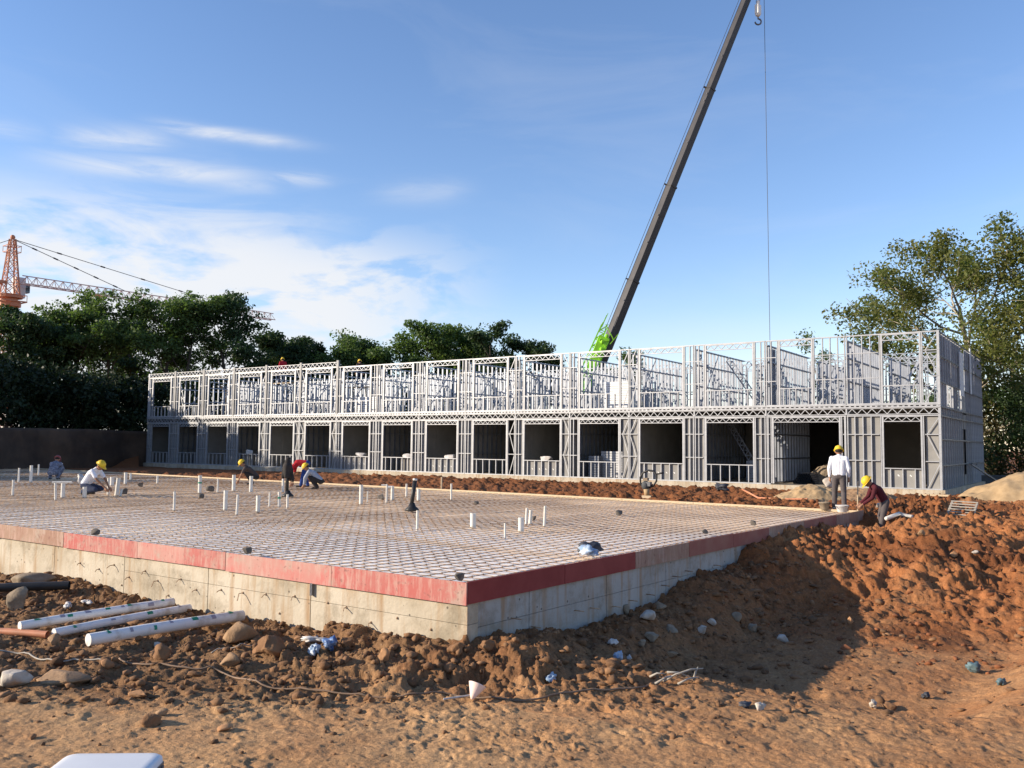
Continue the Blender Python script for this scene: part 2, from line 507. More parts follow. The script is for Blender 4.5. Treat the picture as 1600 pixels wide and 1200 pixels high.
def clods(x, y, seed=0, fill=0.7):
    """bumps like lumps of soil, 0..1"""
    ix = np.floor(x).astype(np.int64); iy = np.floor(y).astype(np.int64)
    out = np.zeros_like(x)
    for dx in (-1, 0, 1):
        for dy in (-1, 0, 1):
            cx = ix + dx; cy = iy + dy
            px = cx + _hash(cx, cy, seed); py = cy + _hash(cx, cy, seed + 5)
            r = 0.25 + 0.55 * _hash(cx, cy, seed + 9)
            on = _hash(cx, cy, seed + 13) < fill
            d2 = ((x - px) ** 2 + (y - py) ** 2) / (r * r)
            out = np.maximum(out, np.where(on, r * np.sqrt(np.clip(1 - d2, 0, 1)), 0))
    return out


def sstep(a, b, x):
    t = np.clip((x - a) / (b - a), 0, 1)
    return t * t * (3 - 2 * t)


def billow(x, y, octv=4, seed=0, gain=.55):
    """lumpy relief with sharp creases, roughly 0..1"""
    s = 0; a = 1.0; t = 0
    for i in range(octv):
        s = s + a * np.abs(vnoise(x * 2.03 ** i + 11.7 * i, y * 2.03 ** i + 5.1 * i, seed + i * 3)); t += a; a *= gain
    return s / t * 1.9


def facets(x, y, seed=0):
    """broken ground: every cell a tilted flat face, about -0.5..0.5"""
    ix = np.floor(x).astype(np.int64); iy = np.floor(y).astype(np.int64)
    best = np.full_like(x, 9.0); out = np.zeros_like(x)
    for dx in (-1, 0, 1):
        for dy in (-1, 0, 1):
            cx = ix + dx; cy = iy + dy
            px = cx + _hash(cx, cy, seed); py = cy + _hash(cx, cy, seed + 5)
            d2 = (x - px) ** 2 + (y - py) ** 2
            v = (_hash(cx, cy, seed + 9) - .5) + (x - px) * (_hash(cx, cy, seed + 17) - .5) * 1.6 + (y - py) * (_hash(cx, cy, seed + 23) - .5) * 1.6
            out = np.where(d2 < best, v, out); best = np.minimum(best, d2)
    return out

# ------------------------------------------------------------------ site frames
C0 = np.array([-0.512, 10.352]); SA = np.array([-0.8208, 0.5712]); SB = np.array([0.6102, 0.7922])
_det = SA[0] * SB[1] - SB[0] * SA[1]
B_BACK = 16.21


def to_ab(X, Y):
    dx = X - C0[0]; dy = Y - C0[1]
    return (dx * SB[1] - dy * SB[0]) / _det, (SA[0] * dy - SA[1] * dx) / _det


def ab(a, b, z=0.0):
    p = C0 + SA * a + SB * b
    return (p[0], p[1], z)


BO = np.array([16.334, 32.874]); BU = np.array([0.8208, -0.5712]); BV = np.array([0.5712, 0.8208])
B_ANG = math.atan2(-0.5712, 0.8208)
B_LEN, B_DEP = 52.05, 13.1


def to_b(X, Y):
    dx = X - BO[0]; dy = Y - BO[1]
    return dx * BU[0] + dy * BU[1], dx * BV[0] + dy * BV[1]


def bl(x, y, z=0.0):
    p = BO + BU * x + BV * y
    return (p[0], p[1], z)


WALL_Y = [10, 28, 50, 61.5, 81, 90, 2000]
WALL_X = [-42, -36.5, -30.0, -27.5, -14.2, -9, -9]
ZR = ([0, .3, 1.2, 2, 3.7, 4.7, 5.5, 6.5, 7.7, 8.2, 10, 13.3, 16.1, 20], [-.73, -.67, -.78, -.95, -.92, -.9, -.68, -.65, -.7, -.42, -.29, -.33, -.48, -.2])
ZL = ([0, .9, 1.75, 2.7, 3.8, 5.3, 7, 8.3, 9.9, 11.3, 14], [-.73, -.79, -.82, -.91, -1.0, -1.01, -.94, -.87, -.85, -1.02, -1.0])


def ground_raw(X, Y):
    X = np.asarray(X, float); Y = np.asarray(Y, float)
    a, b = to_ab(X, Y); bx, by = to_b(X, Y)
    front = -0.97 + 0.27 * sstep(9.5, 4.0, Y) + 0.05 * fbm(X * .35, Y * .35, 3, 3)
    ramp = front + (-0.03 - front) * sstep(11.0, 25, Y + 0.12 * (X - 7))
    w = sstep(0.8, -0.8, a)
    h = front * (1 - w) + ramp * w
    k = np.exp(-(np.clip(-a, 0, None) / 1.0) ** 2) * sstep(-.5, 0.2, b) * sstep(18.5, 16.8, b) * (a < 0.4)
    h = h + (np.interp(b, *ZR) - h) * k
    h = h - 0.42 * sstep(.5, 1.6, -a) * sstep(5.4, 4.2, -a - .06 * b) * sstep(0.6, 2.8, b) * sstep(11, 6.5, b)
    k = np.exp(-(np.clip(-b, 0, None) / 0.8) ** 2) * sstep(-.5, 0.1, a) * (b < .4)
    h = h + (np.interp(a, *ZL) - h) * k
    bb = B_BACK + 0.04 * a
    # strip between slab and building
    wb = sstep(bb - 0.4, bb - 0.05, b) * sstep(-2.5, -0.5, a)
    strip = -0.17 + 0.05 * fbm(X * .5, Y * .5, 3, 9)
    h = h + (strip - h) * wb
    # raised ground behind the earth bank, and levelling far out
    h = h + (-0.08 - h) * sstep(24, 30, Y) * (1 - wb)
    wx = np.interp(Y, WALL_Y, WALL_X)
    h = np.where(X < wx - 4.2, 2.3, h)
    far = sstep(120, 200, np.hypot(X, Y))
    h = h * (1 - far) + (-0.3) * far
    # clod masks
    m = 0.012 + 0.0 * X
    dl = np.clip(-b, 0, None); dr = np.clip(-a, 0, None)
    infront = (b < 0.05) & (a > -1.5)
    m = m + np.where(infront, 0.042 * np.exp(-((dl - .45) / 1.0) ** 2), 0)
    m = m + 0.045 * sstep(-0.2, -2.2, X) * sstep(8.3, 9.6, Y) * (b < 0)
    right = (a < 0.05) & (b > -0.6)
    m = m + np.where(right, 0.07 * np.exp(-(dr / 2.2) ** 2) + 0.09 * sstep(5, 10, b) * sstep(29, 25, Y), 0)
    m = m + 0.11 * wb * sstep(0, 1, b - bb) * sstep(0.15, -0.2, by)
    m = m + 0.02 * sstep(.1, .5, fbm(X * .8, Y * .8, 3, 21)) * sstep(13, 8, Y)
    m = m * sstep(60, 45, Y)
    return h, m, a, b, bx, by, wb


def ground_arr(X, Y):
    h, m, a, b, bx, by, wb = ground_raw(X, Y)
    wxn = X + .12 * fbm(X * 3, Y * 3, 2, 71); wyn = Y + .12 * fbm(X * 3, Y * 3, 2, 73)
    c = billow(wxn * 1.5, wyn * 1.5, 5, 1, .62) * 1.25 + facets(wxn * 3.6, wyn * 3.6, 2) * .6 + facets(wxn * 7.5, wyn * 7.5, 3) * .45 + clods(wxn * 8, wyn * 8, 3, .35) * .35 + clods(wxn * 15, wyn * 15, 4, .6) * .26
    h = h + m * (c - .55) + m * .5 * fbm(X * 4, Y * 4, 5, 31, .65)
    near = sstep(22, 12, Y)
    h = h + near * (.026 * (billow(wxn * 2.6, wyn * 3.6, 5, 41, .72) - .5) * (.3 + 1.1 * sstep(-.2, .5, fbm(X * .6, Y * .9, 3, 47))) + .012 * facets(wxn * 9, wyn * 11, 45) * sstep(-.1, .4, fbm(X * .7, Y * 1.1, 3, 49)) + .018 * fbm(X * .9, Y * 1.6, 3, 43) + .012 * clods(wxn * 11, wyn * 11, 6, .25) + .008 * clods(X * 26, Y * 26, 7, .4))
    # large lumps of the dug-out heap on the right
    right = sstep(-.6, -1.6, a) * sstep(6, 11, b) * sstep(29, 26, Y)
    h = h + right * (.26 * billow(X * .42, Y * .42, 4, 11, .5) + .14 * fbm(X * .7, Y * .7, 3, 5) + .15 * (billow(wxn * 1.6 + .2 * fbm(X * 4, Y * 4, 3, 91), wyn * 1.6, 6, 19, .72) - .5) * .75 + .035 * facets(wxn * 2.6, wyn * 2.6, 93) - .2) - .28 * np.exp(-((X - 8.9) ** 2 / 1.0 + (Y - 22.2) ** 2 / 2.2)) * (a < 0)
    inside = (a > 0.08) & (b > 0.08) & (b < B_BACK + 0.04 * a - 0.1) & (a < 50)
    h = np.where(inside, np.minimum(h, -0.45), h)
    inb = (bx < -0.05) & (bx > -B_LEN + .05) & (by > 0.05) & (by < B_DEP - .05)
    h = np.where(inb, -0.35, h)
    return h


def gz(x, y):
    return float(ground_arr(np.array([x, x]), np.array([y, y]))[0])


def on_ground(px, py, z0=-0.9):
    """walk a sight line down to the terrain: where a thing seen at that spot of the photo stands"""
    d = _R * (px - 800) / FPX + _U * (600 - py) / FPX + _F
    t = np.linspace(3, 60, 4000)
    P = _C[None, :] + d[None, :] * (t / d[1])[:, None]
    g = ground_arr(P[:, 0], P[:, 1])
    i = int(np.argmax(P[:, 2] <= g))
    return float(P[i, 0]), float(P[i, 1]), float(g[i])


def build_ground():
    m = bpy.data.materials.new('soil'); m.use_nodes = True
    MATS['soil'] = m
    nt = m.node_tree; p = nt.nodes['Principled BSDF']
    p.inputs['Roughness'].default_value = 0.95; p.inputs['Specular IOR Level'].default_value = 0.15
    tc = nt.nodes.new('ShaderNodeTexCoord')

    def noise(s, d=6, r=.6):
        n = N(nt, 'ShaderNodeTexNoise'); nt.links.new(tc.outputs['Object'], n.inputs[0])
        n.inputs['Scale'].default_value = s; n.inputs['Detail'].default_value = d; n.inputs['Roughness'].default_value = r
        return n.outputs['Fac']
    at_ = N(nt, 'ShaderNodeAttribute', attribute_name='soil_kind')
    sp = nt.nodes.new('ShaderNodeSeparateColor'); nt.links.new(at_.outputs['Color'], sp.inputs[0])
    n1 = noise(.9); n2 = noise(5, 8, .7); n3 = noise(28, 6, .7)
    red = math_n(nt, 'ADD', sp.outputs[0], math_n(nt, 'MULTIPLY', math_n(nt, 'SUBTRACT', n1, .5), 1.3), clamp=True)
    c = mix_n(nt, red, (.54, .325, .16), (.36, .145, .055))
    dark_soil = math_n(nt, 'ADD', sp.outputs[1], math_n(nt, 'MULTIPLY', math_n(nt, 'SUBTRACT', n2, .5), 1.0), clamp=True)
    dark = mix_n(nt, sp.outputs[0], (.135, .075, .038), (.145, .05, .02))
    c = mix_n(nt, dark_soil, c, dark)
    g = ramp_n(nt, n3, [(.3, .62), (.7, 1.2)])
    c = mix_n(nt, 1.0, c, g, 'MULTIPLY')
    g2 = ramp_n(nt, n2, [(.3, .8), (.7, 1.15)])
    c = mix_n(nt, 1.0, c, g2, 'MULTIPLY')
    # pale grit
    v = N(nt, 'ShaderNodeTexVoronoi'); nt.links.new(tc.outputs['Object'], v.inputs[0]); v.inputs['Scale'].default_value = 30
    grit = math_n(nt, 'MULTIPLY', math_n(nt, 'LESS_THAN', v.outputs['Distance'], .2), math_n(nt, 'GREATER_THAN', noise(7, 3), .58))
    c = mix_n(nt, math_n(nt, 'MULTIPLY', grit, .55), c, (.42, .31, .21))
    nt.links.new(c, p.inputs['Base Color'])
    b1 = N(nt, 'ShaderNodeBump'); b1.inputs['Strength'].default_value = .95; b1.inputs['Distance'].default_value = .05
    nt.links.new(n2, b1.inputs['Height'])
    b2 = N(nt, 'ShaderNodeBump'); b2.inputs['Strength'].default_value = .7; b2.inputs['Distance'].default_value = .012
    nt.links.new(n3, b2.inputs['Height']); nt.links.new(b1.outputs[0], b2.inputs['Normal'])
    nt.links.new(b2.outputs[0], p.inputs['Normal'])

    fine = np.linspace(-44, 44, 780)
    rest = np.concatenate([np.linspace(-180, -44.5, 60), fine, np.linspace(44.5, 178, 60)])
    th = np.radians(rest); nc = len(th)
    # rows closer together where the picture looks at them
    rr = np.concatenate([np.linspace(.4, 4.2, 14)[:-1], np.geomspace(4.2, 33, 720), np.geomspace(33.2, 64, 80), np.geomspace(66, 3500, 46)])
    T, RR = np.meshgrid(th, rr)
    X = RR * np.sin(T); Y = RR * np.cos(T)
    Z = ground_arr(X.ravel(), Y.ravel()).reshape(X.shape)
    Z = np.where(RR < 3.0, -.72, Z)
    V = np.stack([X, Y, Z], -1).reshape(-1, 3)
    nr = len(rr)
    idx = np.arange(nr * nc).reshape(nr, nc)
    q = np.stack([idx[:-1, :-1], idx[:-1, 1:], idx[1:, 1:], idx[1:, :-1]], -1).reshape(-1, 4)[:, ::-1]
    w = np.stack([idx[:-1, -1], idx[:-1, 0], idx[1:, 0], idx[1:, -1]], -1)[:, ::-1]
    me = np_mesh('ground', V, np.concatenate([q, w]), m, True)
    # kinds of soil (dry / red / darker, the front piles moist), fixed to the place
    Xf = V[:, 0]; Yf = V[:, 1]
    h, cm, a, b, bx, by, wb = ground_raw(Xf, Yf)
    red = .15 + .25 * sstep(-1, 4, Xf) + .25 * sstep(2, 7, Xf) * sstep(6.5, 9.5, Yf)
    red = np.where((a < .2) & (b > -1), np.maximum(red, .45 + .55 * sstep(2.5, 9, b)), red)
    red = np.maximum(red, wb)
    red = red * (1 - .6 * sstep(25.5, 28, Yf) * (a < -1))
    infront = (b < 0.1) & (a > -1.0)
    dark_soil = np.where(infront, .75 * np.exp(-(np.clip(-b - .2, 0, None) / 1.3) ** 2), 0)
    dark_soil = np.maximum(dark_soil, .75 * sstep(-.2, -2.5, Xf) * sstep(8.2, 9.4, Yf) * (b < 0))
    dark_soil = np.maximum(dark_soil, np.where((a < .1) & (b > -.3), .62 * np.exp(-(np.clip(-a, 0, None) / 3.2) ** 2) * sstep(10, 7, b), 0))  # darker soil tone along the right-hand wall, fading outward
    dark_soil = np.maximum(dark_soil, .62 * wb)
    dark_soil = np.maximum(dark_soil, .20 * sstep(0, .5, fbm(Xf * .9, Yf * 1.3, 4, 77)))
    dark_soil = np.maximum(dark_soil, .75 * sstep(-.05, .3, fbm(Xf * .45, Yf * .5, 5, 79, .65)) * (a < -.3) * (b > 3) * sstep(9, 12, Yf))
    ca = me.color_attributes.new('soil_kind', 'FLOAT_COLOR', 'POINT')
    cc = np.ones((len(V), 4), np.float32); cc[:, 0] = red; cc[:, 1] = dark_soil; cc[:, 2] = 0
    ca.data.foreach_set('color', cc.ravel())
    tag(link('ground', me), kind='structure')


build_ground()


# ------------------------------------------------------------------ earth bank on the left
def build_bank():
    ys = np.concatenate([np.linspace(24, 61.5, 80), np.linspace(62.0, 84, 40)])
    xs = np.interp(ys, WALL_Y, WALL_X)
    hs = np.linspace(0, 1, 16)
    V = []
    for i, (x, y) in enumerate(zip(xs, ys)):
        for t in hs:
            n = float(fbm(np.array([y * .5]), np.array([t * 3.0]), 4, 55)[0])
            top = 2.35 + .12 * float(fbm(np.array([y * .6]), np.array([0.3]), 3, 57)[0])
            V.append((x + .34 * (1 - t) + .16 * n - .12, y, -.35 + (top + .35) * t))
        V.append((x - 9.0, y, 2.40))
    k = len(hs) + 1
    F = [(i * k + j, (i + 1) * k + j, (i + 1) * k + j + 1, i * k + j + 1) for i in range(len(ys) - 1) for j in range(k - 1)]
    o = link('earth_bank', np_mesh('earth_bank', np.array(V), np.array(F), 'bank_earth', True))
    tag(o, kind='structure')


build_bank()


# ------------------------------------------------------------------ foundation slab
def slab_mats():
    def boards(nt, vec, c, tc, p):
        n = N(nt, 'ShaderNodeTexNoise'); mp = N(nt, 'ShaderNodeMapping'); mp.inputs['Scale'].default_value = (9, 9, 1.6)
        nt.links.new(tc.outputs['Object'], mp.inputs[0]); nt.links.new(mp.outputs[0], n.inputs[0])
        n.inputs['Scale'].default_value = 1.6; n.inputs['Detail'].default_value = 8; n.inputs['Roughness'].default_value = .7
        f = ramp_n(nt, n.outputs['Fac'], [(.47, 0.0), (.66, .75)])
        c = mix_n(nt, f, c, (.47, .31, .26))
        n2 = N(nt, 'ShaderNodeTexNoise'); nt.links.new(tc.outputs['Object'], n2.inputs[0]); n2.inputs['Scale'].default_value = 3.3; n2.inputs['Detail'].default_value = 9; n2.inputs['Roughness'].default_value = .75
        c = mix_n(nt, ramp_n(nt, n2.outputs['Fac'], [(.53, 0), (.66, .7)]), c, (.36, .29, .235))
        n3 = N(nt, 'ShaderNodeTexNoise'); nt.links.new(tc.outputs['Object'], n3.inputs[0]); n3.inputs['Scale'].default_value = 14; n3.inputs['Detail'].default_value = 4
        return mix_n(nt, ramp_n(nt, n3.outputs['Fac'], [(.62, 0), (.7, .6)]), c, (.16, .07, .06))
    mat('board_red', (.40, .085, .075), .6, 0, (.38, .13, .11), 2.2, extra=boards)
    mat('board_pink', (.46, .15, .13), .65, 0, (.42, .24, .20), 2.0, extra=boards)
    mat('board_maroon', (.20, .022, .022), .6, 0, (.25, .04, .037), 2.5)
    mat('board_brown', (.27, .15, .105), .75, 0, (.32, .21, .15), 2.0, extra=boards)
    mat('board_maroon_worn', (.24, .07, .055), .65, 0, (.28, .12, .09), 2.2)

    def conc(nt, vec, c, tc, p):
        mp = N(nt, 'ShaderNodeMapping'); mp.inputs['Scale'].default_value = (5, 5, .55)
        nt.links.new(tc.outputs['Object'], mp.inputs[0])
        n = N(nt, 'ShaderNodeTexNoise'); nt.links.new(mp.outputs[0], n.inputs[0]); n.inputs['Scale'].default_value = 1.5; n.inputs['Detail'].default_value = 7
        c = mix_n(nt, ramp_n(nt, n.outputs['Fac'], [(.5, 0), (.72, .75)]), c, (.30, .18, .085))
        n2 = N(nt, 'ShaderNodeTexNoise'); nt.links.new(tc.outputs['Object'], n2.inputs[0]); n2.inputs['Scale'].default_value = 2.3; n2.inputs['Detail'].default_value = 9; n2.inputs['Roughness'].default_value = .72
        c = mix_n(nt, ramp_n(nt, n2.outputs['Fac'], [(.5, 0), (.7, .75)]), c, (.20, .165, .115))
        v = N(nt, 'ShaderNodeTexVoronoi'); nt.links.new(tc.outputs['Object'], v.inputs[0]); v.inputs['Scale'].default_value = 5.5
        pits = math_n(nt, 'LESS_THAN', v.outputs['Distance'], .09)
        return mix_n(nt, math_n(nt, 'MULTIPLY', pits, .75), c, (.07, .06, .05))
    mat('concrete', (.50, .445, .355), .9, 0, (.38, .325, .24), 1.1, bump=.35, bscale=22, extra=conc)
    mat('concrete_grey', (.40, .385, .36), .9, 0, (.33, .315, .29), 1.2, bump=.35, bscale=22, extra=conc)

    m = bpy.data.materials.new('slab_bed'); m.use_nodes = True; MATS['slab_bed'] = m
    nt = m.node_tree; p = nt.nodes['Principled BSDF']; p.inputs['Roughness'].default_value = .9
    at_ = N(nt, 'ShaderNodeAttribute', attribute_name='zone')
    sp = nt.nodes.new('ShaderNodeSeparateColor'); nt.links.new(at_.outputs['Color'], sp.inputs[0])
    tc = nt.nodes.new('ShaderNodeTexCoord')
    n = N(nt, 'ShaderNodeTexNoise'); nt.links.new(tc.outputs['Object'], n.inputs[0]); n.inputs['Scale'].default_value = 1.6; n.inputs['Detail'].default_value = 8; n.inputs['Roughness'].default_value = .7
    f = math_n(nt, 'ADD', sp.outputs[0], math_n(nt, 'MULTIPLY', math_n(nt, 'SUBTRACT', n.outputs['Fac'], .5), 1.3), clamp=True)
    c = mix_n(nt, f, (.90, .83, .75), (.80, .61, .42))
    n2 = N(nt, 'ShaderNodeTexNoise'); nt.links.new(tc.outputs['Object'], n2.inputs[0]); n2.inputs['Scale'].default_value = 9; n2.inputs['Detail'].default_value = 6
    c = mix_n(nt, 1.0, c, ramp_n(nt, n2.outputs['Fac'], [(.3, .78), (.7, 1.12)]), 'MULTIPLY')
    nt.links.new(c, p.inputs['Base Color'])


slab_mats()


def build_slab():
    root = thing('foundation', 'raised concrete foundation with red formwork boards and an open grid of reinforcement', 'foundation', ab(0, 0, 0))
    rng = random.Random(4)

    def loc(a, b, z=0.0):
        p = SA * a + SB * b
        return (p[0], p[1], z)

    def slabbox(mb, a0, a1, b0, b1, z0, z1):
        vs = [loc(a0, b0, z0), loc(a1, b0, z0), loc(a1, b1, z0), loc(a0, b1, z0), loc(a0, b0, z1), loc(a1, b0, z1), loc(a1, b1, z1), loc(a0, b1, z1)]
        mb.add(vs, [(0, 1, 2, 3), (7, 6, 5, 4), (0, 4, 5, 1), (1, 5, 6, 2), (2, 6, 7, 3), (3, 7, 4, 0)])
    ASZ = 49.5
    # bed
    na, nb = 260, 90
    A_, B_ = np.meshgrid(np.linspace(.03, ASZ, na), np.linspace(0, 1, nb))
    bb = .03 + B_ * (B_BACK + .04 * A_ - .06)
    X = SA[0] * A_ + SB[0] * bb; Y = SA[1] * A_ + SB[1] * bb
    Z = -.104 + .008 * fbm(X * .8, Y * .8, 3, 5)
    idx = np.arange(na * nb).reshape(nb, na)
    q = np.stack([idx[:-1, :-1], idx[1:, :-1], idx[1:, 1:], idx[:-1, 1:]], -1).reshape(-1, 4)
    me = np_mesh('slab_bed', np.stack([X, Y, Z], -1).reshape(-1, 3), q, 'slab_bed', True)
    lim = np.interp(A_, [0, 3.3, 9.3, 17, 30], [9.0, 5.2, 4.2, 2.6, 1.4]) + .9 * fbm(X * .4, Y * .4, 3, 8)
    zone = .75 * sstep(-.6, 1.4, bb - lim)
    zone = zone * (1 - .75 * sstep(.3, .8, fbm(X * .25 + 4, Y * .25, 2, 15)))
    streak = np.exp(-((bb - 3.4 - .12 * A_ - .3 * fbm(A_ * .3, A_ * 0, 2, 3)) / .22) ** 2)
    zone = np.maximum(zone, streak * .9)
    far = sstep(26, 30, A_) * sstep(5, 8, bb)
    zone = zone * (1 - .9 * far)
    cc = np.ones((na * nb, 4), np.float32); cc[:, 0] = zone.ravel()
    me.color_attributes.new('zone', 'FLOAT_COLOR', 'POINT').data.foreach_set('color', cc.ravel())
    link('slab_bed', me, root)
    # concrete faces, cast in panels with open joints
    ja = [0.0, 2.68, 4.92, 7.15, 9.37] + [9.37 + 2.22 * k for k in range(1, 18)]
    for i in range(len(ja) - 1):
        mb = MB(); g = .008
        a0 = ja[i] + (g if i else 0); a1 = ja[i + 1] - g
        if i < 3:
            slabbox(mb, a0, a1, .02, .22, -.50, -.258); slabbox(mb, a0, a1, .02, .22, -1.6, -.506)
        else:
            slabbox(mb, a0, a1, .02, .22, -1.6, -.258)
        mb.build('concrete_panel', 'concrete', root)
    mb = MB(); slabbox(mb, .1, 49, .06, .2, -1.55, -.3); mb.build('concrete_core', 'concrete_grey', root)
    jb = [0.225, 1.28, 3.2, 5.06, 5.95, 7.9, 10.0, 12.2, 14.3, 16.2]
    for i in range(len(jb) - 1):
        mb = MB(); g = .007
        for z0, z1 in ((-.56, -.258), (-1.6, -.566)):
            slabbox(mb, .02, .22, jb[i] + g, jb[i + 1] - g, z0, z1)
        mb.build('concrete_panel', 'concrete_grey', root)
    mb = MB(); slabbox(mb, .06, .2, .3, 16.1, -1.55, -.3); mb.build('concrete_core', 'concrete_grey', root)
    # formwork boards
    la = [-.02, 2.25, 4.47, 5.48, 6.73, 9.01, 11.4, 13.6, 15.8, 18.2, 20.6, 23, 25.4, 27.8, 30.2, 32.6, 35, 37.4, 39.8, 42.2, 44.6, 47, 49.4]
    kinds = ['board_red', 'board_pink', 'board_red', 'board_pink', 'board_red', 'board_brown']
    for i in range(len(la) - 1):
        mb = MB(); slabbox(mb, la[i] + .004, la[i + 1] - .004, -.02 - rng.uniform(0, .006), .0, -.262 + rng.uniform(-.008, .010), rng.uniform(-.007, .008))
        mb.build('formwork_board', kinds[i] if i < 6 else 'board_pink', root)
    lb = [0.002, 2.04, 3.98, 5.83, 7.7, 9.49, 11.6, 13.9, 16.21]
    kb = ['board_maroon', 'board_maroon', 'board_brown', 'board_maroon_worn', 'board_maroon_worn', 'board_brown', 'board_maroon_worn', 'board_brown']
    for i in range(len(lb) - 1):
        mb = MB(); slabbox(mb, -.02 - rng.uniform(0, .004), .0, lb[i] + .004, lb[i + 1] - .004, -.255 + rng.uniform(-.006, .006), rng.uniform(-.003, .004))
        mb.build('formwork_board', kb[i], root)
    for i in range(20):
        mb = MB(); a0, a1 = i * 2.45, i * 2.45 + 2.44
        b0 = B_BACK + .04 * a0; b1 = B_BACK + .04 * a1
        vs = [loc(a0, b0, -.3), loc(a1, b1, -.3), loc(a1, b1 + .02, -.3), loc(a0, b0 + .02, -.3), loc(a0, b0, -.02), loc(a1, b1, -.02), loc(a1, b1 + .02, -.02), loc(a0, b0 + .02, -.02)]
        mb.add(vs, [(0, 1, 2, 3), (7, 6, 5, 4), (0, 4, 5, 1), (1, 5, 6, 2), (2, 6, 7, 3), (3, 7, 4, 0)])
        mb.build('edge_board', 'timber', root)
    # reinforcement: one layer along the short side, one along the long side
    ub = MB().path([(0, 0, 0), (1, 0, 0)], .0052, 6).mesh('rebar', 'steel_rust', True)
    angA = math.atan2(SA[1], SA[0]); angB = math.atan2(SB[1], SB[0])
    for k in range(68):                                   # lower layer, long bars
        b = .06 + k * .24
        a = loc(.03, b, -.084 + rng.uniform(-.003, .003))
        o = link('rebar', ub, root, a, angA + rng.uniform(-.0006, .0006)); o.scale = (ASZ - .2, 1, 1)
    for k in range(206):                                  # upper layer, short bars
        a_ = .08 + k * .24
        a = loc(a_, .02, -.070 + rng.uniform(-.005, .006))
        o = link('rebar', ub, root, a, angB + rng.uniform(-.001, .001)); o.scale = (B_BACK + .04 * a_ - .06, 1.05, 1.05)
    # wire ties at crossings nearest the corner
    mb = MB()
    for i in range(40):
        for j in range(32):
            if rng.random() < .75:
                p = loc(.08 + i * .24, .06 + j * .24, -.077)
                mb.ball((p[0] + rng.uniform(-.008, .008), p[1], p[2] + .006), (.014, .012, .014), 5, 3)
    tag(mb.build('wire_ties', 'steel_rust', root), kind='stuff')
    # tie rods left sticking out of the concrete
    rods = [(.55, -.62, 0), (1.1, -.55, 0), (1.55, -.66, 1), (2.0, -.52, 1), (2.35, -.5, 0), (3.0, -.48, 1), (3.6, -.52, 1), (4.1, -.55, 2), (4.6, -.56, 1),
            (5.2, -.62, 1), (5.6, -.50, 1), (6.2, -.58, 2), (6.55, -.46, 1), (7.0, -.6, 1), (7.45, -.44, 2), (7.9, -.55, 1), (8.5, -.5, 1), (3.3, -.75, 0), (5.9, -.78, 1), (7.2, -.75, 0)]
    for a_, z, s in rods:
        n = -SB
        p0 = np.array(loc(a_, .03, z)); d = np.array((n[0], n[1], 0))
        L = (.03, .09, .14)[s]
        mb = MB(); drop = rng.uniform(.02, .05) * s
        mb.path([p0, p0 + d * L * .6 + (0, 0, -.005), p0 + d * L + np.array((SA[0], SA[1], 0)) * rng.uniform(-.06, .0) * s + (0, 0, -drop)], .007, 5)
        mb.ball(p0 + d * .012, .018, 6, 4)
        mb.build('tie_rod', 'steel_rust', root)
    for b_, z in ((1.32, -.72), (2.35, -.66), (2.75, -.68), (3.35, -.74), (3.85, -.72), (4.4, -.7), (5.3, -.52), (5.75, -.48), (6.9, -.5), (1.9, -.9), (4.9, -.62), (.9, -.55)):
        n = -SA; p0 = np.array(loc(.03, b_, z)); d = np.array((n[0], n[1], 0))
        mb = MB(); mb.path([p0, p0 + d * .09, p0 + d * .13 + np.array((SB[0], SB[1], 0)) * .05 + (0, 0, -.01)], .008, 5)
        mb.build('tie_rod', 'steel_rust', root)
    # bracket at the panel joint
    mb = MB(); p = loc(2.64, -.01, -.30); mb.beam((p[0], p[1], -.265), (p[0], p[1], -.43), .05, .03); mb.build('bracket', 'concrete_grey', root)


build_slab()


# ------------------------------------------------------------------ steel frame building
_boxes = {}


def boxobj(name, m, parent, x, y, z, dx, dy, dz):
    """a bar: mesh shared between bars of one size; x is its middle, y its front, z its foot"""
    k = (name, m, round(dx, 3), round(dy, 3), round(dz, 3))
    if k not in _boxes:
        _boxes[k] = MB().box(-dx / 2, dx / 2, 0, dy, 0, dz).mesh(name, m)
    return link(name, _boxes[k], parent, (x, y, z))


def cstud(name, m, parent, x, z, w, h, d=.09, y=0.0):
    """open C-shaped stud: flange to the front, web at one side, lips at the back"""
    k = ('c', m, round(w, 3), round(h, 3), d)
    if k not in _boxes:
        mb = MB(); t = .006
        mb.box(-w / 2, w / 2, 0, t, 0, h).box(-w / 2, -w / 2 + t, t, d - t, 0, h).box(-w / 2, w / 2, d - t, d, 0, h)
        _boxes[k] = mb.mesh(name, m)
    return link(name, _boxes[k], parent, (x, y, z))


def warren(mb, x0, x1, z0, z1, y0=.012, t=.024, d=.05, n=None, chord=.030):
    """flat truss: two chords and a zigzag of webs"""
    mb.box(x0, x1, y0 - .006, y0 + d, z0, z0 + chord).box(x0, x1, y0 - .006, y0 + d, z1 - chord, z1)
    n = n or max(2, int(round((x1 - x0) / (1.38 * (z1 - z0)))))
    w = (x1 - x0) / n; zb, zt = z0 + chord, z1 - chord
    for i in range(n):
        xa = x0 + i * w
        for p, q in (((xa, zb), (xa + w / 2, zt)), ((xa + w / 2, zt), (xa + w, zb))):
            mb.beam((p[0], y0 + d / 2, p[1]), (q[0], y0 + d / 2, q[1]), t, d - .012, (0, 1, 0))
    return mb


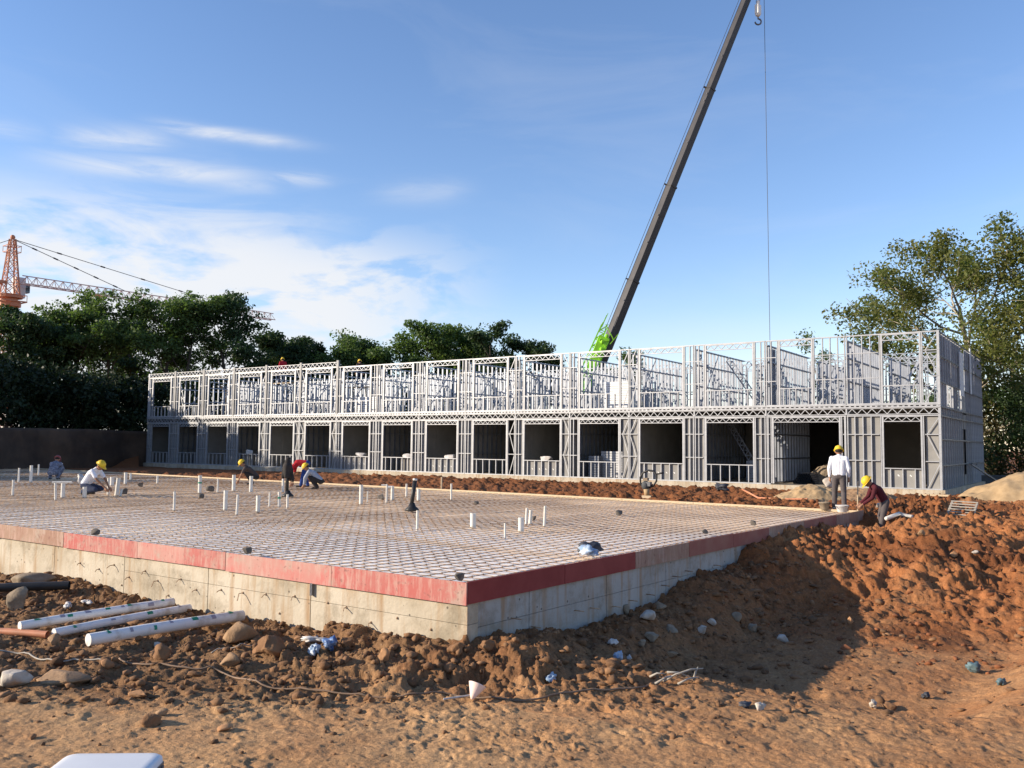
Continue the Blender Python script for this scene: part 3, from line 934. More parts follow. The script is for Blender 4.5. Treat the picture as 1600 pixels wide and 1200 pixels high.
PITCHB = 3.2345
JX = [-52.02 + PITCHB * k for k in range(15)] + [-3.45, 0.0]      # panel joints
JX[14] = -6.735
OPEN = [(-52.02 + PITCHB * k + .57, -52.02 + PITCHB * k + 2.665) for k in range(14)] + [(-6.41, -3.75), (-2.05, -.72)]
F0, F1 = 0.10, 2.965          # lower panels
U0, U1 = 3.395, 6.2           # upper panels
# which half piers carry a zigzag brace: (bay index from the left, side)
BR = {(10, 'R'), (11, 'R'), (12, 'L'), (9, 'R'), (5, 'R'), (5, 'L'), (3, 'R'), (4, 'R'), (15, 'R')}


def build_building():
    root = thing('steel_frame_building', 'long two storey frame of light galvanised steel studs standing open without cladding', 'building', bl(0, 0, 0), B_ANG)
    rng = random.Random(11)
    # plinth and floors
    MB().box(-B_LEN - .12, .10, -.10, B_DEP + .1, -.6, .098).build('plinth', 'concrete', root)
    MB().box(-B_LEN + .01, -.115, .115, B_DEP - .1, 3.27, 3.385).build('floor_deck', 'deck', root)
    e = MB(); e.box(-B_LEN, 0, -.03, .112, 3.255, 3.30).box(-B_LEN, 0, -.035, .11, 3.345, 3.390)
    for k in range(260):
        x = -B_LEN + .1 + k * .2
        e.box(x, x + .085, -.02, .10, 3.302, 3.343)
    e.build('deck_edge', 'galv', root)
    for i in range(16):                                   # trusses of the floor edge
        mb = MB(); warren(mb, JX[i] + .03, JX[i + 1] - .03, 2.985, 3.25, .0, .026, .06)
        mb.build('rim_truss', 'galv', root)
        boxobj('stud', 'galv', root, JX[i] + .0, -.012, 2.985, .055, .07, .265)

    def panel(i, z0, z1, sill, upper):
        x0, x1 = JX[i] + .012, JX[i + 1] - .012
        o0, o1 = OPEN[i]
        door = (i == 14 and not upper)
        if i == 14 and upper:
            o0, o1 = -6.11, -4.82
        pn = link('wall_panel', None, root)
        MB().box(x0, x1, -.003, .093, z1 - .045, z1).build('top_plate', 'galv', pn)
        MB().box(x0, x1 if not door else o0 - .15, -.003, .093, z0 + .001, z0 + .045).build('bottom_plate', 'galv', pn)
        if door:
            MB().box(o1 + .15, x1, -.003, .093, z0 + .001, z0 + .045).build('bottom_plate', 'galv', pn)
        h = z1 - z0
        hd = MB(); zt = z1 - .047 if not upper else z1 - .047
        hb = z0 + (2.6 if not upper else 2.51)
        warren(hd, o0 + .002, o1 - .002, hb, zt, .006, .024, .06)
        hd.build('header_truss', 'galv', pn)
        n1, n2 = z0 + h * .375, z0 + h * .735
        # jambs
        for s, xe in ((-1, o0), (1, o1)):
            cstud('jamb', 'galv', pn, xe + s * .036, z0 + .046, .068, h - .092)
            cstud('jamb', 'galv', pn, xe + s * .108, z0 + .046, .036, h - .092)
        # half piers
        for side, xa, xb in (('L', x0, o0 - .155), ('R', o1 + .155, x1)):
            wid = xb - xa
            if wid < .08:
                continue
            xe = xa + .03 if side == 'L' else xb - .03
            cstud('stud', 'galv', pn, xe, z0 + .046, .038, h - .092)
            nst = 1 if wid < .75 else int(round(wid / .42))
            braced = (i, side) in BR
            if not braced or wid > .75:
                for k in range(nst):
                    xs = xa + wid * (k + 1) / (nst + 1)
                    if braced and k == (nst - 1 if side == 'L' else 0):
                        continue
                    cstud('stud', 'galv', pn, xs, z0 + .046, .034, h - .092)
            for zn in (n1, n2):
                boxobj('rail', 'galv', pn, (xa + xb) / 2, -.006, zn - .016, wid, .07, .032)
            if braced:
                w2 = min(wid, .8)
                p, q = (xa + .06, xa + w2 - .02) if side == 'R' else (xb - w2 + .02, xb - .06)
                zz = [z0 + .05, n1, n2, z1 - .05]
                flip = (i + (side == 'L')) % 2
                for k in range(3):
                    a, b = (p, q) if (k + flip) % 2 else (q, p)
                    MB().beam((a, .03, zz[k]), (b, .03, zz[k + 1]), .032, .03, (0, 1, 0)).build('brace', 'galv', pn)
            if not upper:
                if not ((i == 9 and side == 'R') or (i == 11 and side == 'L') or (i == 14 and side == 'R')):
                    gap = .10 if (i + (side == 'L')) % 3 == 0 else 0
                    MB().box(xa + .01 + (gap if side == 'L' else 0), xb + .10 - (gap if side == 'R' else 0) - .1, .097, .109, z0 + .01, z1 - .03).build('sheathing_board', 'board_grey', pn)
        if not door:
            zs = sill
            boxobj('sill', 'galv', pn, (o0 + o1) / 2, -.006, zs - .036, o1 - o0 - .004, .098, .036)
            n = 5 if i < 15 else 3
            for k in range(n):
                xs = o0 + (o1 - o0) * (k + .5 + (.0 if k else .0)) / n
                cstud('cripple_stud', 'galv', pn, xs, z0 + .046, .034, zs - .036 - z0 - .046)
            if not upper and i % 2 == 0 and i > 4 or (i == 15 and not upper):
                MB().box(o0 + .01, o1 - .01, .097, .109, z0 + .01, zs - .05).build('sheathing_board', 'board_grey', pn)
                tp = MB()
                for k in range(n - 1):
                    xs = o0 + (o1 - o0) * (k + 1.0) / n + rng.uniform(-.02, .05)
                    z = z0 + .36 + (.0 if i < 15 else .15)
                    tp.beam((xs - .03, .094, z + .03), (xs + .03, .094, z - .03), .035, .004, (0, 1, 0))
                tp.build('tape_patch', 'tape', pn)
        return pn
    for i in range(16):
        panel(i, F0, F1, .90, False)
        panel(i, U0, U1, 4.14, True)
    # extra upper studs and braces right of the narrow window in the last but one bay
    # stairs-of-paper: higher parapet truss along the left bays with dark posts
    for k in range(6):
        mb = MB(); warren(mb, JX[k] + .09, JX[k + 1] - .09, 6.215, 6.5, .0, .026, .06)
        mb.build('parapet_truss', 'galv', root)
    for k in range(1, 7):
        boxobj('post', 'galv_dark', root, JX[k], -.03, U0, .17, .12, 3.2)
    boxobj('post', 'galv', root, JX[0] + .05, -.02, U0, .1, .12, 3.12)
    # corner post at the right end
    boxobj('post', 'galv', root, -.045, -.006, F0, .09, .11, U1 - F0 + .01)
    # ---------------- ground floor inside
    YC = 6.4
    for k in range(1, 16):
        x = JX[k]
        mb = MB()
        yy = .35
        while yy < YC:
            mb.box(x - .045, x + .045, yy - .02, yy + .02, F0 + .03, 3.2); yy += .42
        for z in (.12, 1.15, 2.2, 3.18):
            mb.box(x - .049, x + .049, .22, YC, z, z + .05)
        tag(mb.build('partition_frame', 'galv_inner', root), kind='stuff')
        sgn = -1 if k % 2 else 1                          # boarded towards every second room
        if k not in (14, 15):
            n = 5
            for j in range(n):
                ya, yb = .2 + (YC - .2) * j / n, .2 + (YC - .2) * (j + 1) / n - .006
                xa = x + sgn * .052
                MB().box(min(xa, xa + sgn * .012), max(xa, xa + sgn * .012), ya, yb, F0 + .01, 3.22).build('partition_board', 'board_grey', root)
    for k in range(16):
        if k == 14:
            continue
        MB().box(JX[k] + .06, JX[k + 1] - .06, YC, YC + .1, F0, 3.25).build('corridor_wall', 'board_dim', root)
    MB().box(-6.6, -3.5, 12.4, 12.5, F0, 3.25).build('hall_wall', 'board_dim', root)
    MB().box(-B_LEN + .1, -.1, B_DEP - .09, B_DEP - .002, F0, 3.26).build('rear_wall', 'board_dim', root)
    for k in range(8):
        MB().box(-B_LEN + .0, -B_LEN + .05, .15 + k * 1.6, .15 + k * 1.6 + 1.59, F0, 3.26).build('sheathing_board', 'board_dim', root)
    # ---------------- upper floor inside: partitions, corridor walls, rear wall
    for k in range(1, 16):
        x = JX[k]
        top = 6.05
        for y0, y1 in ((.2, YC), (8.2, B_DEP - .15)):
            mb = MB(); yy = y0 + .2
            while yy < y1:
                mb.box(x - .045, x + .045, yy - .022, yy + .022, U0, top); yy += .40
            for z in (U0 + .01, 4.35, 5.3, top - .06):
                mb.box(x - .049, x + .049, y0, y1, z, z + .05)
            mb.beam((x + .052, y0 + .4, U0 + .1), (x + .052, y0 + 2.6, top - .1), .05, .03, (1, 0, 0))
            tag(mb.build('partition_frame', 'galv_shaded', root), kind='stuff')
        if k == 14:
            for j in range(1):
                ya = .35 + j * 1.22
                if rng.random() < .8:
                    MB().box(x - .062, x - .05, ya, ya + 1.2, U0 + .05, top - .1).build('partition_board', 'board_light', root)
    for yw, gapk in ((YC, 1), (8.2, 0)):
        for k in range(16):
            mb = MB(); x = JX[k] + .1
            while x < JX[k + 1] - .08:
                mb.box(x - .022, x + .022, yw, yw + .09, U0, 5.75); x += .38
            warren(mb, JX[k] + .05, JX[k + 1] - .05, 5.76, 6.04, yw, .04, .06)
            mb.box(JX[k] + .05, JX[k + 1] - .05, yw - .004, yw + .08, 4.5, 4.55)
            mb.beam((JX[k] + .3, yw - .03, U0 + .05), (JX[k] + 1.7, yw - .03, 5.7), .10, .03, (0, 1, 0))
            if (k + gapk) % 2:
                mb.beam((JX[k] + 1.6, yw - .035, 5.7), (JX[k] + 2.9, yw - .035, U0 + .05), .06, .03, (0, 1, 0))
            tag(mb.build('corridor_frame', 'galv_shaded', root), kind='stuff')
    for k in range(16):
        mb = MB(); x = JX[k] + .1
        while x < JX[k + 1] - .05:
            mb.box(x - .022, x + .022, B_DEP - .1, B_DEP - .01, U0, 6.1); x += .42
        mb.box(JX[k], JX[k + 1], B_DEP - .105, B_DEP - .005, 6.1, 6.15).box(JX[k], JX[k + 1], B_DEP - .105, B_DEP - .02, 4.5, 4.55)
        tag(mb.build('rear_frame', 'galv_shaded', root), kind='stuff')
    # stair stringers leaning inside two bays
    for z0, z1, xa, xb in ((U0, 5.7, -8.0, -9.6), (.12, 2.9, -8.0, -9.7)):
        mb = MB()
        for d in (0, .28):
            mb.beam((xa + d, 3.0, z0), (xb + d, 3.0, z1), .045, .06, (0, 1, 0))
        for j in range(13):
            t = j / 12; p = np.array((xa + (xb - xa) * t, 3.0, z0 + (z1 - z0) * t))
            mb.beam(p, p + (.28, 0, .0), .035, .05, (0, 1, 0)); mb.beam(p, p + ((xb - xa) / 12 + .28, 0, (z1 - z0) / 12), .03, .04, (0, 1, 0))
        mb.build('stair_truss', 'galv_inner', root)
    for xa, xb in ((-51.1, -50.2), (-49.0, -49.9), (-44.4, -43.2)):
        mb = MB()
        for d in (0, .25):
            mb.beam((xa + d, 1.0, U0), (xb + d, 1.0, 5.9), .05, .05, (0, 1, 0))
        for j in range(11):
            t = j / 10; p = np.array((xa + (xb - xa) * t, 1.0, U0 + 2.5 * t)); mb.beam(p, p + (.25 + .08 * (1 if j % 2 else -1), 0, .18 * (1 if j % 2 else -1)), .04, .04, (0, 1, 0))
        mb.build('leaning_truss', 'galv', root)
    # ---------------- right end wall (x = 0), seen at a glance
    xs = -.10
    zr = [F0, 1.05, 2.05, 2.95, 3.30, 4.25, 5.25, 6.18]
    for z in zr[1:]:
        MB().box(-.03, .012, .12, B_DEP - .02, z - .05, z).build('rail', 'galv_dark', root)
    y = .3
    while y < B_DEP:
        if not (6.2 < y < 7.2):
            boxobj('end_stud', 'galv', root, -.035, y - .02, F0, .06, .04, U1 - F0)
        y += .6
    ys = [.13, 1.75, 3.3, 4.7, 6.15, 7.2, 8.8, 10.5, B_DEP - .02]
    for j in range(len(ys) - 1):
        if j == 4:
            MB().box(-.09, -.075, ys[j], ys[j + 1] - .01, 2.55, 3.2).build('sheathing_board', 'board_grey', root)
            MB().box(-.09, -.075, ys[j], ys[j + 1] - .01, F0, .55).build('sheathing_board', 'board_grey', root)
        else:
            MB().box(-.085, -.07, ys[j], ys[j + 1] - .01, F0, 3.2).build('sheathing_board', 'board_grey' if j < 6 else 'board_light', root)
        for q, (za, zb) in enumerate(((3.32, 4.22), (4.27, 5.22), (5.27, 6.12))):
            if j in (1, 3) and q == 0 or (j == 4 and q > 0):
                continue
            m = 'board_light' if (j > 5 or (j + q) % 3 == 0) else 'galv_inner'
            MB().box(-.085, -.07, ys[j] + .02, ys[j + 1] - .02, za, zb).build('sheathing_board', m, root)
    MB().box(.014, .05, 5.0, 6.1, 3.95, 5.85).build('wall_insert', 'white_paint', root)
    MB().box(.0, .04, 8.4, 8.75, 4.2, 6.32).build('post', 'white_paint', root)
    # leaning prop by the end door
    mb = MB(); mb.beam((.25, 6.2, 1.0), (1.1, 9.0, .1), .06).beam((.4, 6.6, 1.0), (.2, 8.8, 1.05), .06); mb.build('door_ramp', 'galv_dark', root)
    return root


BLD = build_building()

# ------------------------------------------------------------------ trees
def leaf_cloud(rs, centers, rad, n_each, size, flat=.6, up=.5):
    """leaf-sized rhombs scattered in clusters; returns V, F"""
    C = np.repeat(centers, n_each, 0); r = np.repeat(rad, n_each)
    n = len(C)
    d = rs.normal(size=(n, 3)); d /= np.linalg.norm(d, axis=1, keepdims=True)
    rr = rs.random(n) ** .45
    P = C + d * (r * rr)[:, None] * np.array((1, 1, flat))
    nrm = rs.normal(size=(n, 3)); nrm[:, 2] += up; nrm /= np.linalg.norm(nrm, axis=1, keepdims=True)
    t = np.cross(nrm, rs.normal(size=(n, 3))); t /= np.linalg.norm(t, axis=1, keepdims=True)
    b = np.cross(nrm, t)
    s = size * rs.uniform(.6, 1.35, n)[:, None]
    V = np.stack([P - t * s * .5, P + b * s * .28 + nrm * s * .06, P + t * s * .5, P - b * s * .28 + nrm * s * .06], 1).reshape(-1, 3)
    return V, np.arange(n * 4).reshape(n, 4)


def make_tree(name, label, x, y, z, H, spread, seed, leaf='leaf_dark', bark='bark_dark', size=.24, n_leaf=70, rc=1.0, trunk=.24,
              first=.28, flat=.55, lean=(0, 0), limbs=7, cat='tree', group=None, up_angle=(28, 62), sparse=0.0, droop=0.0):
    rs = np.random.RandomState(seed); rng = random.Random(seed)
    root = thing(name, label, cat, (x, y, z), 0, group)
    mb = MB(); tips = []; trad = []

    def limb(p, d, L, r, lev):
        pts = [np.array(p)]; rads = [r]; n = 4 if lev < 2 else 3
        dd = np.array(d, float)
        for i in range(n):
            dd = dd + rs.normal(size=3) * (.10 if lev == 0 else .17) + np.array((0, 0, .10 if lev else .02))
            dd /= np.linalg.norm(dd)
            pts.append(pts[-1] + dd * L / n); rads.append(max(.012, r * (1 - .72 * (i + 1) / n)))
        mb.path(pts, rads, 6 if lev < 2 else 4, caps=False)
        return pts, dd
    trunk_top = H * .80
    pts, dd = limb((0, 0, -.3), (lean[0], lean[1], 1), trunk_top + .3, trunk, 0)
    L0 = np.array(pts)

    def along(t):
        f = t * (len(L0) - 1); i = min(int(f), len(L0) - 2); return L0[i] + (L0[i + 1] - L0[i]) * (f - i)
    az0 = rng.uniform(0, 6.28)
    for i in range(limbs):
        t = first + (1 - first) * (i + .5) / limbs
        p = along(t); az = az0 + i * 2.4 + rng.uniform(-.4, .4)
        el = R_(rng.uniform(*up_angle)) * (.75 + .5 * t)
        L = spread * (1.08 - .55 * max(0, t - .35)) * rng.uniform(.75, 1.1)
        d = (math.cos(az) * math.cos(el), math.sin(az) * math.cos(el), math.sin(el))
        q, _ = limb(p, d, L, trunk * .42 * (1.1 - .5 * t), 1)
        for j in range(4):
            f = .42 + .58 * (j + .6) / 4; k = min(int(f * (len(q) - 1)), len(q) - 2)
            pp = q[k] + (q[k + 1] - q[k]) * (f * (len(q) - 1) - k)
            a2 = az + rng.choice((-1, 1)) * rng.uniform(.4, 1.3); e2 = R_(rng.uniform(5, 60)) - droop
            d2 = (math.cos(a2) * math.cos(e2), math.sin(a2) * math.cos(e2), math.sin(e2))
            q2, _ = limb(pp, d2, L * rng.uniform(.32, .52), trunk * .16, 2)
            for s in range(3):
                a3 = a2 + rng.uniform(-1.2, 1.2); e3 = R_(rng.uniform(0, 70)) - droop
                d3 = np.array((math.cos(a3) * math.cos(e3), math.sin(a3) * math.cos(e3), math.sin(e3)))
                base = q2[1 + s % 2] if s < 2 else q2[-1]
                tip = base + d3 * L * rng.uniform(.14, .26)
                mb.path([base, tip], [trunk * .07, .01], 3, caps=False)
                if rng.random() >= sparse:
                    tips.append(tip); trad.append(rc * rng.uniform(.55, 1.15))
            if rng.random() >= sparse:
                tips.append(q2[-1]); trad.append(rc * rng.uniform(.6, 1.1))
        tips.append(q[-1]); trad.append(rc)
    tips.append(L0[-1] + (0, 0, H * .12)); trad.append(rc * 1.2)
    tips = np.array(tips); trad = np.array(trad)
    # fit the crown to the wanted height
    k = (H - rc * flat * .8) / max(tips[:, 2]); 
    tips[:, 2] *= k
    mb.v = [(a, b, c * k if c > 0 else c) for a, b, c in mb.v]
    link('trunk', mb.mesh('trunk', bark, True), root)
    V, F = leaf_cloud(rs, tips, trad, n_leaf, size, flat)
    link('crown', np_mesh('crown', V, F, leaf), root)
    return root


def make_bush(name, label, x, y, z, w, d, h, seed, leaf='leaf_dark', n=3500, size=.22, group=None, cat='bush'):
    rs = np.random.RandomState(seed)
    root = thing(name, label, cat, (x, y, z), 0, group)
    k = 34
    c = rs.uniform(-1, 1, (k, 3)); c[:, 2] = rs.uniform(.05, 1, k)
    c[:, 0] *= np.sqrt(np.clip(1 - (c[:, 2] * .85) ** 2, .1, 1)); c[:, 1] *= np.sqrt(np.clip(1 - (c[:, 2] * .85) ** 2, .1, 1))
    c = c * np.array((w / 2, d / 2, h * .82))
    rad = rs.uniform(.16, .3, k) * min(w, h) * .9
    V, F = leaf_cloud(rs, c, rad, max(1, n // k), size, .8)
    mb = MB()
    for i in range(8):
        mb.path([(rs.uniform(-.3, .3), rs.uniform(-.2, .2), -.2), tuple(c[i] * .5), tuple(c[i])], [.06, .04, .015], 4, False)
    link('stem', mb.mesh('stem', 'bark_dark', True), root)
    link('foliage', np_mesh('foliage', V, F, leaf), root)
    return root


def px_x(px, Y):
    return (px - 800) / FPX * Y


GT = 'trees standing behind the earth bank and the steel frame'
HB = 2.3
# px, distance, ground z, top px y, spread, leaf, label ...
TREES = [
    ('broadleaf_tree', 'dark tree at the picture edge, below the orange tower crane', 8, 68, HB, 480, 4.0, 'leaf_dark', .28, 120, 1.15, 3, .15),
    ('broadleaf_tree', 'dense dark tree just right of the tower crane mast', 62, 71, HB, 484, 4.0, 'leaf_dark', .28, 115, 1.15, 4, .2),
    ('broadleaf_tree', 'open crowned tree under the first crane pulley cable, sky showing between its limbs', 118, 72, HB, 470, 4.0, 'leaf_mid', .28, 56, 1.1, 5, .46),
    ('broadleaf_tree', 'slender tree with bare lower limbs and thin umbrella shaped clumps', 178, 74, HB, 462, 4.1, 'leaf_mid', .28, 54, 1.1, 6, .46),
    ('broadleaf_tree', 'tall forked tree with pale sky behind its stems, left of the highest crown', 243, 75, HB, 456, 4.4, 'leaf_mid', .28, 56, 1.15, 7, .46),
    ('broadleaf_tree', 'narrow tree with bare upright stems left of the tallest tree', 292, 74, HB, 464, 3.6, 'leaf_mid', .28, 54, 1.1, 8, .44),
    ('broadleaf_tree', 'tallest dark tree of the row with broad spreading top clumps', 356, 77, HB, 455, 5.2, 'leaf_dark', .30, 72, 1.3, 9, .36),
    ('broadleaf_tree', 'darker tree in the second row between the open crowned tree and the slender one', 146, 84, HB, 500, 4.2, 'leaf_dark', .32, 60, 1.3, 21, .25),
    ('broadleaf_tree', 'darker tree in the second row filling the gap left of the forked tree', 212, 86, HB, 496, 4.2, 'leaf_dark', .32, 60, 1.3, 22, .25),
    ('broadleaf_tree', 'drooping tree stepping down to the right of the tallest one', 418, 82, HB, 522, 3.8, 'leaf_dark', .32, 105, 1.4, 10, .2),
    ('broadleaf_tree', 'low dark tree behind the roof worker in a red shirt', 472, 86, 1.5, 528, 4.4, 'leaf_dark', .32, 110, 1.4, 12, .2),
    ('broadleaf_tree', 'low dark tree between the two roof workers', 515, 88, 1.5, 532, 4.2, 'leaf_dark', .32, 105, 1.4, 23, .2),
    ('broadleaf_tree', 'green tree with a layered top behind the second roof worker', 560, 84, 1.0, 513, 5.0, 'leaf_mid', .32, 110, 1.4, 13, .2),
    ('broadleaf_tree', 'wide rounded green tree with a dense smooth crown', 655, 92, 0.5, 512, 5.8, 'leaf_mid', .34, 140, 1.6, 14, .15),
    ('broadleaf_tree', 'rounded brownish green tree right beside the densest crown', 738, 92, 0.3, 514, 5.4, 'leaf_mid', .34, 125, 1.5, 15, .2),
    ('broadleaf_tree', 'thin feathery tree with a pointed top between the round crowns', 770, 88, 0.2, 510, 2.8, 'leaf_dark', .30, 45, 1.0, 16, .4),
    ('broadleaf_tree', 'last small tree of the row, sloping down towards the crane boom', 826, 92, 0.0, 530, 4.2, 'leaf_dark', .32, 90, 1.25, 17, .25),
    ('broadleaf_tree', 'small treetop peeping over the frame right of the green boom foot', 978, 110, 0.0, 540, 3.2, 'leaf_mid', .34, 60, 1.2, 18, .25),
]
for nm, lab, px, Y, z, py, sp, lf, sz, nl, rc, sd, first in TREES:
    top = at(px, py, 0); hz = 697 + .0106 * (px - 800)
    H = (hz - py) / FPX * Y + CAM_H - z + .35
    make_tree(nm, lab, px_x(px, Y), Y, z, H, sp, sd, lf, 'bark_dark', sz, nl, rc, .22, first, .5, limbs=9 if first < .3 else 8, group=GT)
# undergrowth on top of the bank
bush_spots = [(-10, 58, 5.0, 6, 5.6, 1), (30, 60, 5, 6, 5.8, 2), (72, 62, 5, 6, 5.0, 3), (112, 63, 6, 5, 4.6, 4), (150, 66, 7, 5, 4.7, 5), (186, 66, 7, 5, 4.9, 6), (222, 68, 7, 5, 5.0, 7),
              (262, 80, 8, 5, 7.6, 8), (318, 82, 8, 5, 7.4, 9), (380, 84, 8, 5, 7.4, 10), (446, 88, 9, 5, 8.0, 11), (515, 92, 9, 5, 9.4, 12), (600, 98, 10, 5, 8.6, 13), (700, 100, 10, 5, 8.5, 14), (800, 100, 10, 5, 8.0, 15)]
bush_lab = ['bush at the picture edge on the earth bank', 'tall black looking bush on the bank under the tower crane', 'bush on the bank just right of the crane mast', 'bush on the bank under the trolley of the crane',
            'bush on the bank below the open crowned tree', 'bush on the bank between two slender stems', 'bush on the bank next to the end of the steel frame',
            'bush behind the first bay of the upper floor', 'bush behind the second and third upper bays', 'bush behind the fourth upper bay under the tallest tree',
            'bush behind the red shirted roof worker', 'bush between the two roof workers', 'bush in the gap before the wide round tree', 'bush under the wide round tree', 'bush under the last tree before the boom']
for (px, Y, w, d, h, sd), lb in zip(bush_spots, bush_lab):
    z = HB if px < 300 else (2.3 if px < 440 else .3)
    make_bush('shrub', lb, px_x(px, Y), Y, z, w, d, h, 100 + sd, 'leaf_shrub_shaded' if px < 240 else 'leaf_dark', 4600, .32, 'undergrowth behind the site')
# trees out of the frame on the sun side: they shade the far left of the site
for i, (x, y, H) in enumerate(((-50, 37, 9.0), (-52, 43, 10.5), (-47, 49, 10.0), (-46, 54.5, 9.0), (-41, 58.5, 6.5))):
    make_tree('broadleaf_tree', ('first','second','third','fourth','fifth')[i] + ' tree from the near end of the earth bank, beyond the left picture edge', x, y, HB, H, 4.2, 40 + i, 'leaf_dark', 'bark_dark', .34, 75, 1.35, .22, .2, .6, group=GT)

# right hand plane tree and what stands under it
make_tree('plane_tree', 'tall loose plane tree with pale limbs and yellowing leaves behind the end of the frame', px_x(1530, 50), 50, 0, 14.6, 7.2, 61,
          'leaf_plane', 'bark_pale', .21, 125, 1.05, .30, .2, .8, limbs=17, up_angle=(12, 58), lean=(-.04, .02), sparse=.10)
make_tree('plane_tree', 'second plane tree leaning in at the right edge, trunk outside the picture', px_x(1645, 47), 47, 0, 13.2, 6.0, 62,
          'leaf_plane', 'bark_pale', .21, 100, 1.05, .26, .2, .8, limbs=13, up_angle=(15, 55), sparse=.1)
make_tree('broadleaf_tree', 'thin young treetop over the frame, left of the plane tree', px_x(1322, 66), 66, 0, 10.8, 2.4, 63, 'leaf_mid', 'bark_pale', .24, 14, .8, .12, .4, .7, limbs=6, sparse=.3)
for i, (px, Y, w, d, h, lf, lb) in enumerate(((1560, 50, 5, 4, 6.4, 'leaf_brown', 'brownish bush tight against the end wall of the frame'), (1615, 47, 5, 4, 6.0, 'leaf_dark', 'dark bush at the right edge behind the low wall'),
                                              (1590, 56, 7, 5, 8.2, 'leaf_brown', 'tall shrub in shade under the plane tree'), (1480, 62, 7, 5, 6.5, 'leaf_mid', 'green bush seen through the last upper bay'), (1395, 66, 6, 5, 6.0, 'leaf_mid', 'green bush seen through the studs left of the last bay'))):
    make_bush('shrub', lb, px_x(px, Y), Y, 0, w, d, h, 140 + i, lf, 5200, .22, 'shrubs at the right end')
mb = MB(); mb.box(-1.2, 9, -.1, .1, -.4, .42).box(-1.25, 9.05, -.14, .14, .421, .50)
tag(mb.build('low_wall', 'wall_dark', None, False, (px_x(1555, 43), 43, -.1), -.05), 'low dark wall under the shrubs beyond the sand heap', 'wall')


